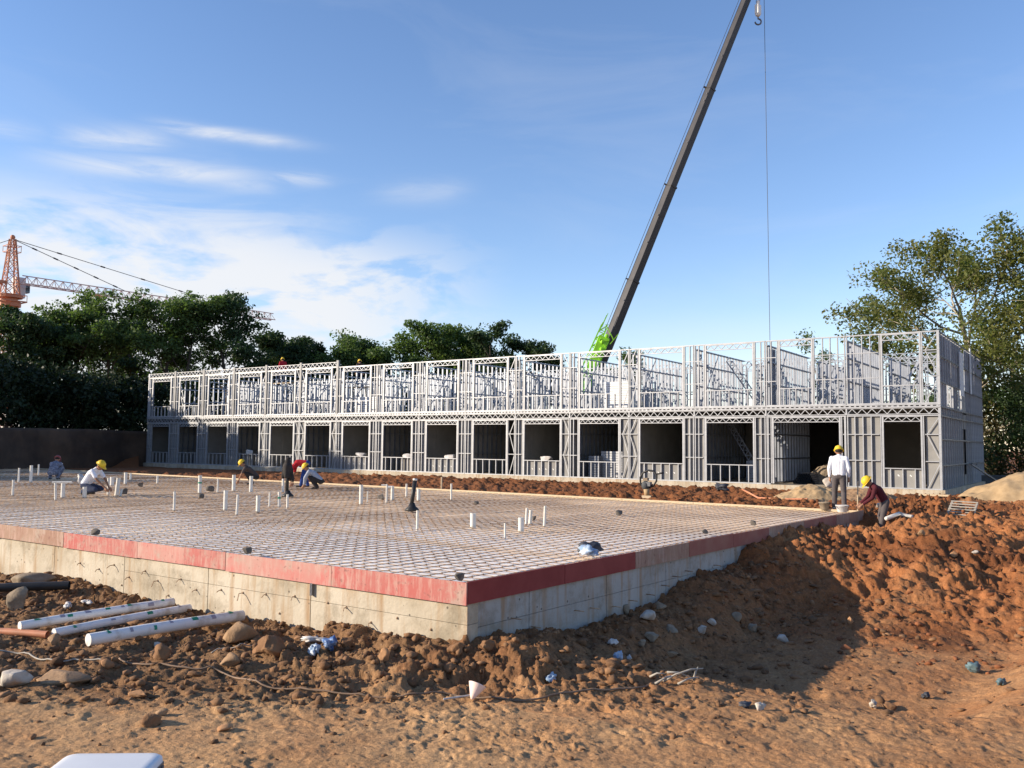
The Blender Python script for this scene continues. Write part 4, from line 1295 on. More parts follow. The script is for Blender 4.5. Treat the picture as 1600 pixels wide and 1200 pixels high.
# ------------------------------------------------------------------ tower crane
def build_tower_crane():
    base = np.array((-82.3, 140.0, 0.0))
    j0 = np.array((-80.4, 140.0, 27.2)); j1 = np.array((-50.0, 179.0, 27.2))
    root = thing('tower_crane', 'orange lattice tower crane rising over the dark trees with a pale jib', 'tower crane', base)
    jd = (j1 - j0) / np.linalg.norm(j1 - j0); js = np.array((jd[1], -jd[0], 0))
    ang = math.atan2(jd[1], jd[0])

    def fr(x, y, z):
        return jd * x + js * y + np.array((0, 0, z))

    def lattice(mb, z0, z1, w0, w1, step, t, tb):
        n = max(1, int((z1 - z0) / step)); cs = ((-1, -1), (1, -1), (1, 1), (-1, 1))

        def P(c, k):
            w = (w0 + (w1 - w0) * k / n) / 2; return fr(c[0] * w, c[1] * w, z0 + (z1 - z0) * k / n)
        for c in cs:
            mb.beam(P(c, 0), P(c, n), t)
        for k in range(n):
            for i in range(4):
                a, b = cs[i], cs[(i + 1) % 4]
                mb.beam(P(a, k), P(b, k + 1), tb); mb.beam(P(b, k), P(a, k + 1), tb); mb.beam(P(a, k), P(b, k), tb)
        return mb
    lattice(MB(), 0, 23.4, 1.9, 1.9, 1.9, .22, .11).build('mast', 'crane_orange', root)
    lattice(MB(), 25.4, 34.6, 2.2, .7, 1.6, .17, .085).build('cat_head', 'crane_orange', root)
    mb = MB(); mb.lathe([(1.7, 23.4), (1.7, 24.2), (1.2, 24.3), (1.2, 24.7), (1.9, 24.8), (1.9, 25.3)], 14)
    mb.build('slewing_ring', 'crane_orange', root)
    mb = MB()
    for x in (-1.9, 1.9):
        for y in (-1.9, 1.9):
            mb.beam(fr(x, y, 24.2), fr(x, y, 25.3), .07)
    for a, b in (((-1.9, -1.9), (1.9, -1.9)), ((1.9, -1.9), (1.9, 1.9)), ((1.9, 1.9), (-1.9, 1.9)), ((-1.9, 1.9), (-1.9, -1.9))):
        mb.beam(fr(*a, 25.25), fr(*b, 25.25), .07); mb.beam(fr(*a, 24.2), fr(*b, 24.2), .18)
    for a in (1.0, 2.9):
        mb.beam(fr(a, -1.2, 21.2), fr(a, -1.2, 22.6), .07)
    mb.beam(fr(.8, -1.2, 21.2), fr(3.0, -1.2, 21.2), .12).beam(fr(.8, -1.2, 22.6), fr(3.0, -1.2, 22.6), .07)
    mb.build('walkway', 'crane_orange', root)
    mb = MB()
    for x in (-1.0, 1.0):
        for y in (-1.0, 1.0):
            mb.beam(fr(x, y, 32.4), fr(x, y, 33.5), .06)
    for z in (32.4, 33.4):
        mb.beam(fr(-1, -1, z), fr(1, -1, z), .09).beam(fr(-1, 1, z), fr(1, 1, z), .09).beam(fr(-1, -1, z), fr(-1, 1, z), .09).beam(fr(1, -1, z), fr(1, 1, z), .09)
    mb.build('head_platform', 'crane_orange', root)
    MB().ball(fr(0, 0, 34.9), .4, 8, 6).build('pulley', 'crane_orange', root)
    cab = MB(); c = fr(1.9, -1.5, 0)
    cab.beam(c + (0, 0, 25.2), c + (0, 0, 28.6), 1.7, 1.5, jd)
    cb = cab.build('cab', 'crane_cab', root)
    g = MB(); g.beam(c + jd * 1.1 + (0, 0, 26.2), c + jd * 1.1 + (0, 0, 27.6), 1.2, .9, jd); g.build('window', 'glass_dark', cb)
    # jib: triangular lattice
    jib = MB(); L = np.linalg.norm(j1 - j0); n = 34
    rel = j0 - base

    def J(x, y, z):
        return rel + fr(x, y, z)
    for y, z in ((-.7, 0), (.7, 0), (0, 1.35)):
        jib.beam(J(0, y, z), J(L, y, z), .15)
    for k in range(n):
        a, b = L * k / n, L * (k + 1) / n; m = (a + b) / 2
        for y in (-.7, .7):
            jib.beam(J(a, y, 0), J(m, 0, 1.35), .075).beam(J(m, 0, 1.35), J(b, y, 0), .075)
        jib.beam(J(a, -.7, 0), J(b, .7, 0), .06)
    jib.build('jib', 'crane_pale', root)
    mb = MB()
    for x in (12.5, 22.5):
        mb.beam(J(x - .8, 0, -.3), J(x + .8, 0, -.3), 1.0, .4)
    mb.build('trolley', 'crane_orange', root)
    cj = MB()
    for y in (-.7, .7):
        cj.beam(fr(-1, y, 27.2), fr(-14, y, 27.2), .3, .5)
    cj.beam(fr(-10, 0, 26.4), fr(-13.5, 0, 26.4), 1.6, 2.4).build('counter_jib', 'crane_orange', root)
    mb = MB(); top = fr(0, 0, 34.6)
    for x in (17.5, 40):
        p0, p1 = top, J(x, 0, 1.35); mb.beam(p0, p1, .09)
        for t in (.18, .36, .54, .72, .9):
            q = p0 + (p1 - p0) * t; mb.beam(q - (p1 - p0) / np.linalg.norm(p1 - p0) * .4, q + (p1 - p0) / np.linalg.norm(p1 - p0) * .4, .2)
    mb.beam(top, fr(-13, 0, 27.5), .09)
    mb.build('pendant_line', 'wire', root)


build_tower_crane()


# ------------------------------------------------------------------ mobile crane behind the frame
def build_mobile_crane():
    Y = 66.0
    foot = np.array((4.75, Y, 2.9)); tip = np.array((19.55, Y, 40.4))
    root = thing('mobile_crane', 'mobile crane behind the frame, long dark telescopic boom with a lime green foot raised steeply', 'mobile crane', (4.75, Y, 0))
    o = np.array((4.75, Y, 0)); d = (tip - foot) / np.linalg.norm(tip - foot); L = np.linalg.norm(tip - foot)

    def P(t, s=0.0, y=0.0):
        s_ = np.array((-d[2], 0, d[0])); return foot - o + d * t + s_ * s + np.array((0, y, 0))
    cuts = [(.2, 12.35, .66), (12.2, 20.4, .615), (20.25, 28.8, .565), (28.65, L, .52)]
    s_ = np.array((-d[2], 0, d[0])); tw = tuple(np.array((0, 1.0, 0)) * math.cos(R_(36)) + s_ * math.sin(R_(36)))
    for a, b, w in cuts:
        MB().beam(P(a), P(b), w, w, tw).build('boom_section', 'crane_dark', root)
    for (a, b, w) in cuts[:-1]:
        mb = MB(); mb.beam(P(b - .08), P(b + .05), w + .07, w + .07, tw).beam(P(b - .02, -.62 * w, 0), P(b - .02, .95 * w, 0), .05, .22, (0, 1, 0))
        mb.build('boom_collar', 'crane_dark', root)
    for b in (10.6, 15.5, 17.8, 24.0, 27.6, 28.2, 31.5):
        MB().ball(P(b, .12, -.40), (.075, .075, .075), 6, 4).build('boom_pin', 'galv_dark', root)
    MB().path([P(8, .62), P(20, .58), P(29, .55), P(L, .50)], .022, 5).build('hoist_line', 'wire', root)
    # green foot: bracket and ladder-like frame on the upper side of the boom
    MB().beam(P(-.6, .38, -.1), P(7.4, .46, -.1), .86, .95, (0, 1, 0)).build('boom_foot', 'crane_green', root)
    for y in (-.5, .5):
        mb = MB()
        mb.beam(P(2.2, 1.3, y), P(8.4, 1.0, y), .07).beam(P(2.2, .75, y), P(8.2, .55, y), .07)
        for k in range(9):
            t = 2.5 + k * .66
            mb.beam(P(t, 1.27 - k * .035, y), P(t, .72 - k * .02, y), .06).beam(P(t, 1.27 - k * .035, y), P(t + .62, .70 - k * .02, y), .05)
        mb.build('boom_bracket', 'crane_green', root)
    mb = MB()
    for k in range(11):
        t = 1.8 + k * .55
        mb.beam(P(t, .10, -.62), P(t + .35 * (1 if k % 2 else -1), .72, -.62), .17, .10, (0, 1, 0))
        mb.ball(P(t + .2, .35 + .16 * (k % 2), -.62), (.17, .12, .17), 7, 5)
    mb.build('boom_winch', 'crane_green', root)
    mb = MB()
    mb.beam(P(7.4, -.25, -.66), P(8.3, .75, -.66), .07).beam(P(7.0, -.1, -.66), P(8.0, -.42, -.66), .06)
    for y in (-.5, .5):
        mb.beam(P(8.0, .95, y), P(9.2, .9, y), .05)
    mb.build('boom_rail', 'crane_green', root)
    # carrier, mostly hidden by the frame
    MB().box(-8.5, 4.5, -1.35, 1.35, .75, 1.6).box(-8.5, 4.5, -.9, .9, .5, .75).build('chassis', 'crane_green', root)
    cb = MB().box(2.4, 4.9, -1.3, 1.3, 1.6, 2.9).build('driver_cab', 'crane_green', root)
    MB().box(4.86, 4.93, -1.1, 1.1, 2.0, 2.75).build('windscreen', 'glass_dark', cb)
    oc = MB().box(-.6, 1.2, -2.2, -1.0, 1.7, 3.3).build('operator_cab', 'crane_green', root)
    MB().box(-.4, 1.0, -2.24, -2.19, 2.2, 3.1).build('window', 'glass_dark', oc)
    MB().box(-4.2, -1.2, -1.25, 1.25, 1.62, 2.9).build('counterweight', 'crane_dark', root)
    for x in (-7, -5.4, -2.6, -1.0, 3.4):
        for y in (-1.15, 1.15):
            w = MB(); w.path([(x, y - .2, .6), (x, y + .2, .6)], .6, 18); wh = w.build('wheel', 'rubber', root)
            MB().path([(x, y - .22, .6), (x, y + .22, .6)], .3, 12).build('rim', 'galv_dark', wh)
    MB().path([(-1.5, 0, 1.7), P(5.5, -.35)], .2, 10).build('luffing_cylinder', 'galv', root)
    # boom head, hook and lines
    h = tip - o
    MB().beam(h - d * .5, h + d * .5, .9, .9, (0, 1, 0)).build('boom_head', 'crane_dark', root)
    hk = np.array((19.13, Y, 0)) - o
    zb = 36.05
    b = MB(); b.beam(hk + (0, 0, zb - .22), hk + (0, 0, zb + .5), .30, .46, (-.75, -.66, 0)).ball(hk + (0, 0, zb - .2), (.24, .22, .26), 12, 8).beam(hk + (0, 0, zb + .55), hk + (0, 0, zb + .8), .3, .2)
    hb = b.build('hook_block', 'crane_white', root)
    pts = [hk + np.array((0, 0, zb - .5))]
    for k in range(12):
        a = math.pi / 2 - k * .42; pts.append(hk + np.array((.24 * math.cos(a), 0, zb - .86 + .24 * math.sin(a))))
    MB().path(pts, .065, 8).build('hook', 'galv_dark', hb)
    mb = MB()
    for dx in (-.14, .0, .14):
        mb.path([hk + (dx, 0, zb + .7), np.array((h[0] + dx * .7 - .1, 0, h[2]))], .02, 5)
    mb.build('hoist_line', 'wire', root)
    e = np.array((19.85, Y, 0)) - o
    MB().path([np.array((h[0] + .05, 0, h[2])), e + (0, 0, .6)], .022, 5).build('load_line', 'wire', root)


build_mobile_crane()

# ------------------------------------------------------------------ people
def fuse(mb, name, voxel, m, parent, smooth_it=2):
    """melt overlapping volumes into one continuous skin"""
    me = mb.mesh(name)
    o = bpy.data.objects.new(name + '_raw', me); COL.objects.link(o)
    r = o.modifiers.new('r', 'REMESH'); r.mode = 'VOXEL'; r.voxel_size = voxel; r.use_smooth_shade = True
    s = o.modifiers.new('s', 'SMOOTH'); s.factor = .5; s.iterations = smooth_it
    dg = bpy.context.evaluated_depsgraph_get()
    out = bpy.data.meshes.new_from_object(o.evaluated_get(dg))
    bpy.data.objects.remove(o); bpy.data.meshes.remove(me)
    out.name = name; out.materials.clear(); out.materials.append(MATS[m])
    return link(name, out, parent)


def V3(*a):
    return np.array(a, float)


def rel(p, f):
    return p


POSES = {}


def pose_stand():
    J = dict(pelvis=V3(0, 0, .93), chest=V3(.01, 0, 1.30), neck=V3(.03, 0, 1.47), head=V3(.09, 0, 1.585), look=V3(.93, 0, -.36))
    for s, k in ((1, 'l'), (-1, 'r')):
        J['sh' + k] = V3(.0, s * .18, 1.40); J['hip' + k] = V3(0, s * .09, .90)
        J['kn' + k] = V3(.03, s * .11, .49); J['an' + k] = V3(-.02, s * .12, .085)
        J['el' + k] = V3(-.03, s * .25, 1.12); J['wr' + k] = V3(.08, s * .24, .88)
        J['hd' + k] = V3(.25, 0, -.97)
    J['anl'] = V3(.22, .14, .085); J['knl'] = V3(.16, .12, .49); J['anr'] = V3(-.10, -.12, .085)
    return J


def pose_squat(reach=.42, low=.08, lean=.3):
    J = dict(pelvis=V3(-.18, 0, .30), chest=V3(-.18 + lean * .9, 0, .60), neck=V3(-.18 + lean * 1.35, 0, .73), head=V3(-.18 + lean * 1.35 + .10, 0, .83), look=V3(.75, 0, -.66))
    for s, k in ((1, 'l'), (-1, 'r')):
        J['sh' + k] = J['neck'] + V3(-.03, s * .18, -.07); J['hip' + k] = V3(-.17, s * .10, .28)
        J['kn' + k] = V3(.22, s * .19, .45); J['an' + k] = V3(-.02, s * .15, .085)
        J['el' + k] = J['sh' + k] + V3(.13, s * .07, -.23); J['wr' + k] = V3(reach, s * .09, low + .10)
        J['hd' + k] = V3(.5, 0, -.85)
    return J


def pose_kneel():
    J = dict(pelvis=V3(-.15, 0, .30), chest=V3(.07, 0, .62), neck=V3(.20, 0, .77), head=V3(.31, 0, .85), look=V3(.80, 0, -.6))
    for s, k in ((1, 'l'), (-1, 'r')):
        J['sh' + k] = V3(.17, s * .18, .70); J['hip' + k] = V3(-.13, s * .10, .27)
        J['kn' + k] = V3(.27, s * .15, .16 + (.02 if s > 0 else 0)); J['an' + k] = V3(-.13, s * .13, .09)
        J['el' + k] = V3(.33, s * .21, .47); J['wr' + k] = V3(.54, s * .10, .22)
        J['hd' + k] = V3(.7, 0, -.7)
    return J


def pose_bend(back=.98, drop=.25, fwd=.52):
    J = dict(pelvis=V3(-.14, 0, .90), chest=V3(.20, 0, back + .02), neck=V3(.38, 0, back - .10), head=V3(.50, 0, back - .16), look=V3(.55, 0, -.83))
    for s, k in ((1, 'l'), (-1, 'r')):
        J['sh' + k] = V3(.33, s * .18, back - .10); J['hip' + k] = V3(-.12, s * .09, .87)
        J['kn' + k] = V3(-.03, s * .11, .48); J['an' + k] = V3(-.06 + .1 * s, s * .12, .085)
        J['el' + k] = V3(.40, s * .22, (back - .10 + drop) * .52 + .02); J['wr' + k] = V3(fwd, s * .12, drop)
        J['hd' + k] = V3(.2, 0, -.98)
    return J


def person(label, loc, yaw, J, shirt, trousers, helmet='helmet_yellow', shoe='shoe', sleeve='long', group=None, scale=1.0):
    root = thing('person', label, 'person', loc, yaw, group)
    root.scale = (scale,) * 3
    up = V3(0, 0, 1)
    body = MB()
    nk, hd = J['neck'], J['head']
    lk = J['look'] / np.linalg.norm(J['look']); side = np.cross(up, lk); side /= np.linalg.norm(side); hup = np.cross(lk, side)
    # skull, jaw, nose, ears
    body.ball(hd, .092, 12, 9); body.ball(hd + lk * .035 - hup * .055, (.066, .062, .062), 10, 7); body.ball(hd - lk * .02 + hup * .02, .095, 12, 8)
    body.ball(hd + lk * .108 - hup * .018, .019, 8, 6); body.cap(hd + lk * .096 + hup * .015, hd + lk * .112 - hup * .02, .011, .016, 6)
    for s in (1, -1):
        body.ball(hd + side * .088 * s - hup * .015 - lk * .01, (.02, .02, .032), 7, 5)
    body.cap(hd + lk * .088 - hup * .058, hd + lk * .09 - hup * .064, .018, .018, 6)
    body.cap(nk - (hd - nk) * .3, hd - hup * .05, .056, .054, 10)
    body.cap(J['pelvis'], J['chest'], .095, .10, 12); body.cap(J['chest'], nk, .10, .06, 12)
    hands = []
    for s, k in ((1, 'l'), (-1, 'r')):
        sh, el, wr = J['sh' + k], J['el' + k], J['wr' + k]
        body.cap(J['chest'], sh, .08, .05, 8)
        body.cap(sh, el, .047, .038, 8); body.cap(el, wr, .038, .027, 8)
        h = J['hd' + k] / np.linalg.norm(J['hd' + k]); lat = np.cross(h, V3(0, 1, 0)); lat /= np.linalg.norm(lat)   # spread of the fingers
        pal = wr + h * .055
        body.cap(wr, wr + h * .085, .026, .036, 8); body.cap(wr + h * .03 + lat * .02, wr + h * .085 + lat * .025, .022, .02, 6); body.cap(wr + h * .03 - lat * .02, wr + h * .085 - lat * .025, .022, .02, 6)
        inw = V3(0, -s, 0)
        for i, (o_, ln) in enumerate(((-.034, .07), (-.012, .082), (.012, .078), (.033, .062))):
            b0 = wr + h * .085 + lat * o_; b1 = b0 + h * ln * .5 + inw * .008; b2 = b1 + h * ln * .42 + inw * .028
            body.cap(b0, b1, .0105, .0098, 6); body.cap(b1, b2, .0098, .0085, 6)
        t0 = wr + h * .03 - lat * .03; t1 = t0 - lat * .035 + h * .03 + inw * .015; body.cap(t0, t1, .0135, .012, 6); body.cap(t1, t1 + h * .032 + inw * .012, .012, .010, 6)
        body.cap(J['pelvis'], J['hip' + k], .09, .075, 8)
        body.cap(J['hip' + k], J['kn' + k], .070, .050, 10); body.cap(J['kn' + k], J['an' + k], .050, .034, 10)
        f = V3(1, 0.12 * s, 0)
        body.cap(J['an' + k] - V3(0, 0, .04), J['an' + k] + f * .13 - V3(0, 0, .055), .032, .025, 8)
    fuse(body, 'body', .0098, 'skin', root, 2)
    # eyes
    for s in (1, -1):
        MB().ball(hd + lk * .090 + side * .034 * s + hup * .012, .010, 7, 5).build('eye', 'skin_eye', root, True)
    # hair under the helmet
    hr = MB(); hr.ball(hd - lk * .022 + hup * .028, (.101, .101, .101), 12, 8)
    hr.build('hair', 'hair', root, True)
    # helmet
    def H(c, a, b):
        return hd + hup * (.03 + c) + lk * (a - .008) + side * b
    hm = MB(); n = 20; prof = [(1.0, 0), (.985, .03), (.91, .07), (.74, .105), (.45, .128), (.12, .138)]
    vs = []; fs = []
    for r, z in prof:
        for i in range(n):
            t = 2 * math.pi * i / n; vs.append(H(z, r * .138 * math.cos(t), r * .116 * math.sin(t)))
    for i in range(len(prof) - 1):
        for q in range(n):
            q2 = (q + 1) % n; fs.append((i * n + q, i * n + q2, (i + 1) * n + q2, (i + 1) * n + q))
    fs.append(tuple((len(prof) - 1) * n + q for q in range(n))); fs.append(tuple(range(n - 1, -1, -1)))
    hm.add(vs, fs)
    bv = []; bf = []
    for z in (-.006, .006):                                # brim, longer at the front
        for i in range(n):
            t = 2 * math.pi * i / n; e = .16 + .055 * max(0, math.cos(t)) ** 2
            bv.append(H(z - .012 * max(0, math.cos(t)), e * math.cos(t), (.132) * math.sin(t)))
    for q in range(n):
        q2 = (q + 1) % n; bf.append((q, q2, n + q2, n + q))
    bf += [tuple(range(n - 1, -1, -1)), tuple(n + q for q in range(n))]
    hm.add(bv, bf); hm.path([H(.03, .135, 0), H(.105, .09, 0), H(.146, 0, 0), H(.105, -.09, 0), H(.03, -.135, 0)], .012, 6)
    hm.build('helmet', helmet, root, True)
    # shirt
    st = MB()
    pe, ch = J['pelvis'], J['chest']
    ax = (ch - pe) / np.linalg.norm(ch - pe)
    for s in (1, -1):
        st.cap(pe + V3(0, s * .055, 0) + ax * .02, ch + V3(0, s * .075, 0), .115, .118, 12)
        st.cap(ch + V3(0, s * .05, 0), J['sh' + 'lr'[s < 0]] - ax * .03, .115, .068, 10); st.cap(nk - ax * .03, J['sh' + 'lr'[s < 0]] - ax * .02, .068, .062, 10)
    st.cap(ch, nk - (hd - nk) * .12, .12, .068, 10)
    st.cap(pe + ax * .05, ch, .118, .122, 12)
    for s, k in ((1, 'l'), (-1, 'r')):
        sh, el, wr = J['sh' + k], J['el' + k], J['wr' + k]
        if sleeve == 'long':
            st.cap(sh, el, .066, .055, 9); st.cap(el, el + (wr - el) * .86, .055, .043, 9)
        else:
            st.cap(sh, sh + (el - sh) * .72, .068, .062, 9)
    fuse(st, 'shirt', .0135, shirt, root, 3)
    # trousers
    tr = MB(); tr.cap(pe + V3(0, .05, 0), pe - V3(0, .05, 0), .117, .117, 12)
    for s, k in ((1, 'l'), (-1, 'r')):
        tr.cap(pe + V3(0, s * .05, 0), J['hip' + k], .11, .10, 10)
        tr.cap(J['hip' + k], J['kn' + k], .098, .076, 12)
        tr.cap(J['kn' + k], J['an' + k] + V3(0, 0, .0), .074, .066, 12)
    fuse(tr, 'trousers', .0135, trousers, root, 3)
    for s, k in ((1, 'l'), (-1, 'r')):
        f = V3(1, .12 * s, 0); a = J['an' + k]
        sm = MB(); sm.cap(a + V3(-.03, 0, -.045), a + f * .17 - V3(0, 0, .05), .042, .036, 10); sm.cap(a - V3(0, 0, .04), a + V3(0, 0, .02), .045, .046, 8)
        fuse(sm, 'shoe', .011, shoe, root, 2)
    return root


def slab_pt(px, py, z=-.035):
    p = at(px, py, z); return (float(p[0]), float(p[1]), z)


def yaw_px(deg):
    """0 = faces right across the picture, 90 = faces away from the camera"""
    return R_(deg)


WK = 'workers tying reinforcement on the foundation'
person('person standing in a white shirt and grey trousers, seen from behind', slab_pt(1312, 797), yaw_px(68), pose_stand(), 'cloth_white', 'cloth_trouser', shoe='shoe_light')
p7 = at(1376, 836, -.58); g7 = gz(p7[0], p7[1])
J7 = pose_bend(1.32, .66, .52)
J7.update(pelvis=V3(-.10, 0, .90), chest=V3(.06, 0, 1.17), neck=V3(.19, 0, 1.31), head=V3(.29, 0, 1.37), look=V3(.62, 0, -.78))
for _s, _k in ((1, 'l'), (-1, 'r')):
    J7['sh' + _k] = V3(.15, _s * .18, 1.24); J7['el' + _k] = V3(.24, _s * .22, .98); J7['wr' + _k] = V3(.46, _s * .12, .80); J7['hd' + _k] = V3(.7, 0, -.7)
person('person in a maroon shirt bending over the far corner of the foundation', (p7[0], p7[1], -.60), yaw_px(172), J7, 'cloth_maroon', 'cloth_trouser')
person('person kneeling in a white t-shirt and dark trousers beside pale pipe stubs', slab_pt(140, 773), yaw_px(-8), pose_kneel(), 'cloth_white', 'cloth_navy', sleeve='short', scale=1.05)
person('person crouching in grey patterned work clothes with a dark red helmet', slab_pt(84, 749), yaw_px(95), pose_squat(.4, .08, .26), 'cloth_camo', 'cloth_camo', 'helmet_red', scale=1.03)
person('person squatting in a dark brown shirt and yellow helmet, arms stretched to the bars', slab_pt(393, 757), yaw_px(195), pose_squat(.5, .06, .34), 'cloth_brown', 'cloth_black', sleeve='short')
person('person in a red shirt and blue trousers bent double beside the black standpipe', slab_pt(473, 761), yaw_px(178), pose_bend(.90, .16, .42), 'cloth_red', 'cloth_blue', sleeve='short')
person('person squatting in a pale grey shirt and yellow helmet right of the blue trousers', slab_pt(494, 764), yaw_px(186), pose_squat(.45, .06, .36), 'cloth_grey', 'cloth_black', scale=.95)


def on_floor2(px, depth):
    """a spot on a line of sight, a given distance behind the facade"""
    d = _R * (px - 800) / FPX + _U * 0 + _F
    P0 = np.array(bl(0, depth)); n = BV
    t = (n @ (P0[:2] - _C[:2])) / (n @ d[:2]); p = _C + d * t
    return p[0], p[1]


for px, py, sh, lab in ((441, 559, 'cloth_red', 'person in a reddish top, head above the roof line of the left bays'), (562, 562, 'cloth_brown', 'person in a dark top on a platform, only the yellow helmet above the roof line')):
    x, y = on_floor2(px, 2.4)
    hz = 697 + .0106 * (px - 800)
    ztop = CAM_H + (hz - py) / FPX * y
    zf = ztop - 1.74
    t = thing('trestle_platform', 'builders trestle platform under the ' + ('person in the reddish top' if px < 500 else 'roof worker in the dark top'), 'trestle', (x, y, 3.39), B_ANG)
    h = zf - 3.39
    for sx in (-.8, .8):
        for sy in (-.25, .25):
            MB().beam((sx * 1.1, sy * 1.1, 0), (sx, sy, h - .045), .05).build('leg', 'galv_dark', t)
    for sy in (-.2, 0, .2):
        MB().box(-1.1, 1.1, sy - .09, sy + .09, h - .044, h - .004).build('plank', 'timber', t)
    person(lab, (x, y, zf), yaw_px(120), pose_stand(), sh, 'cloth_navy')

# ------------------------------------------------------------------ pipe stubs standing in the reinforcement
PG = 'pipe stubs rising from the foundation'
STUBS = [  # px, base y, top y, width px, lean px, label
    (20, 772, 752, 4, 0, 'thin white pipe stub nearest the left picture edge on the foundation'),
    (87, 779, 757, 4.2, -1.5, 'leaning thin pipe stub joined to its wide neighbour by a cross piece'),
    (98, 775, 757, 7, 0, 'wide pipe stub beside the leaning thin one, left of the kneeling person'),
    (132, 775, 763, 7.2, 0, 'short wide pipe stub right in front of the kneeling person'),
    (169, 771, 749, 4.6, 0, 'white pipe stub just beyond the hands of the kneeling person'),
    (182, 772, 749, 7, 2.4, 'tilted wide white pipe stub right of the hands of the kneeling person'),
    (188, 773, 766, 4, 2, 'tiny leaning pale pipe stub beside a brown lump'),
    (196, 755, 740, 5.4, 0, 'white pipe stub at the edge of the shaded part, wider of two'),
    (204, 748, 741, 3.4, 0, 'short thin pipe stub behind the wider one in the shade'),
    (246, 754, 745, 3.6, 0, 'small lone pipe stub near the left end of the steel frame'),
    (312, 768, 745, 6.2, 0, 'white pipe stub with a dark band, left of the squatting brown shirt'),
    (340, 767, 750, 3, 0, 'thin pale pipe stub between the banded stub and its wide neighbour'),
    (365, 765, 744, 6.2, 0, 'wide pipe stub directly left of the squatting brown shirt'),
    (392, 767, 746, 6.2, 0, 'wide pipe stub directly in front of the squatting brown shirt'),
    (352, 794, 769, 7.2, 0, 'tallest wide white stub in the left group nearest the boards'),
    (272, 795, 771, 4.2, 0, 'lone thin white stub in the middle of the left half'),
    (370, 801, 776, 4.4, 1, 'leaning thin pale stub right of the tallest wide stub'),
    (403, 797, 777, 7.4, 0, 'squat wide white stub left of the jacket pipe'),
    (421, 789, 772, 3.2, 0, 'very thin stub between the squat stub and the jacket pipe'),
    (436, 789, 771, 5.4, 0, 'medium white stub with a dark band left of the jacket pipe foot'),
    (449, 791, 775, 4, 0, 'white stub standing just in front of the jacket pipe foot'),
    (442, 767, 750, 4.4, 0, 'white stub half hidden behind the jacket pipe'),
    (564, 785, 760, 6.6, 0, 'wide tall white stub left of the black standpipe group'),
    (574, 782, 770, 2, 0, 'needle thin stub beside the wide tall stub'),
    (604, 783, 759, 3.4, 0, 'thin tall stub with a short cross arm on top'),
    (613, 779, 762, 6, 0, 'wide stub touching the thin stub with the cross arm'),
    (635, 774, 758, 3.4, 0, 'thin white stub immediately behind the leaning black standpipe'),
    (654, 780, 766, 6.4, 0, 'short wide stub right behind the leaning black standpipe'),
    (705, 779, 758, 3.4, 0, 'lone thin stub right of the black standpipe, far row'),
    (690, 763, 747, 3, 0, 'thin brownish timber coloured stake at the far edge of the foundation'),
    (652, 824, 801, 4.4, 0, 'lone white stub in front of the black standpipe foot'),
    (739, 821, 805, 10.5, 0, 'short very wide white sleeve near the middle of the foundation'),
    (789, 837, 821, 3.8, 0, 'thin stub nearest the camera right of the very wide sleeve'),
    (814, 827, 812, 10, 0, 'short wide white sleeve in front of the cluster of three'),
    (822, 816, 797, 4.6, 1.2, 'thin leaning stub at the back of the right cluster'),
    (828, 815, 800, 6, 1.5, 'wider leaning stub at the back of the right cluster'),
    (850.5, 819, 794, 4.8, 1.2, 'tall thin white stub farthest right on the foundation'),
    (48, 752, 729, 5, 0, 'grey looking stub in the shade left of the crouching person'),
    (60, 741, 727, 2.6, 0, 'thin stub at the back edge left of the crouching person'),
    (96, 738, 725, 3.4, 0, 'stub just behind the crouching person in patterned clothes'),
    (29, 752, 733, 3.0, 0, 'thin grey stub left of the other shaded stub'),
    (175, 757, 747, 7, 0, 'stub in half shade above the tilted wide one'),
]
for px, by, ty, w, lean, lab in STUBS:
    p = at(px, by, -.04); Y = p[1]
    h = (by - ty) / FPX * Y * 1.0 + .04; r = w / FPX * Y / 2 * .88
    lx = lean / FPX * Y
    t = thing('pipe_stub', lab, 'pipe stub', (p[0], p[1], -.10), 0, PG)
    mt = 'timber' if 'timber' in lab else 'pvc'
    n = 14
    mb = MB(); top = (lx, 0, h + .06)
    mb.path([(0, 0, 0), top], r, n, caps=False)
    d = np.array(top) / np.linalg.norm(top)
    mb.path([np.array(top), np.array(top) - d * .12], r * .86, n, caps=False)           # open mouth
    vs = []; m0 = len(mb.v) // 1
    mb.build('pipe', mt, t, True)
    rim = MB(); rv = []; rf = []
    for k in range(n):
        a = 2 * math.pi * k / n
        rv += [(top[0] + r * math.cos(a), r * math.sin(a), top[2] + .001), (top[0] + r * .86 * math.cos(a), r * .86 * math.sin(a), top[2] + .001)]
    for k in range(n):
        k2 = (k + 1) % n; rf.append((2 * k, 2 * k2, 2 * k2 + 1, 2 * k + 1))
    rim.add(rv, rf).build('rim', mt, t)
    if 'dark band' in lab:
        q = np.array(top) * .55; MB().path([q, q + d * .05], r * 1.05, n, False).build('band', 'pvc_green', t)
    if 'cross arm' in lab:
        MB().path([(-.16, 0, h + .03), (.02, 0, h + .03)], r * .8, 8).build('cross_arm', 'pvc', t)
    if 'cross piece' in lab:
        q = at(102, 757, 0); MB().path([(-.12, 0, h + .075), (.42, .05, h + .085)], .028, 8).build('cross_piece', 'pvc', t)
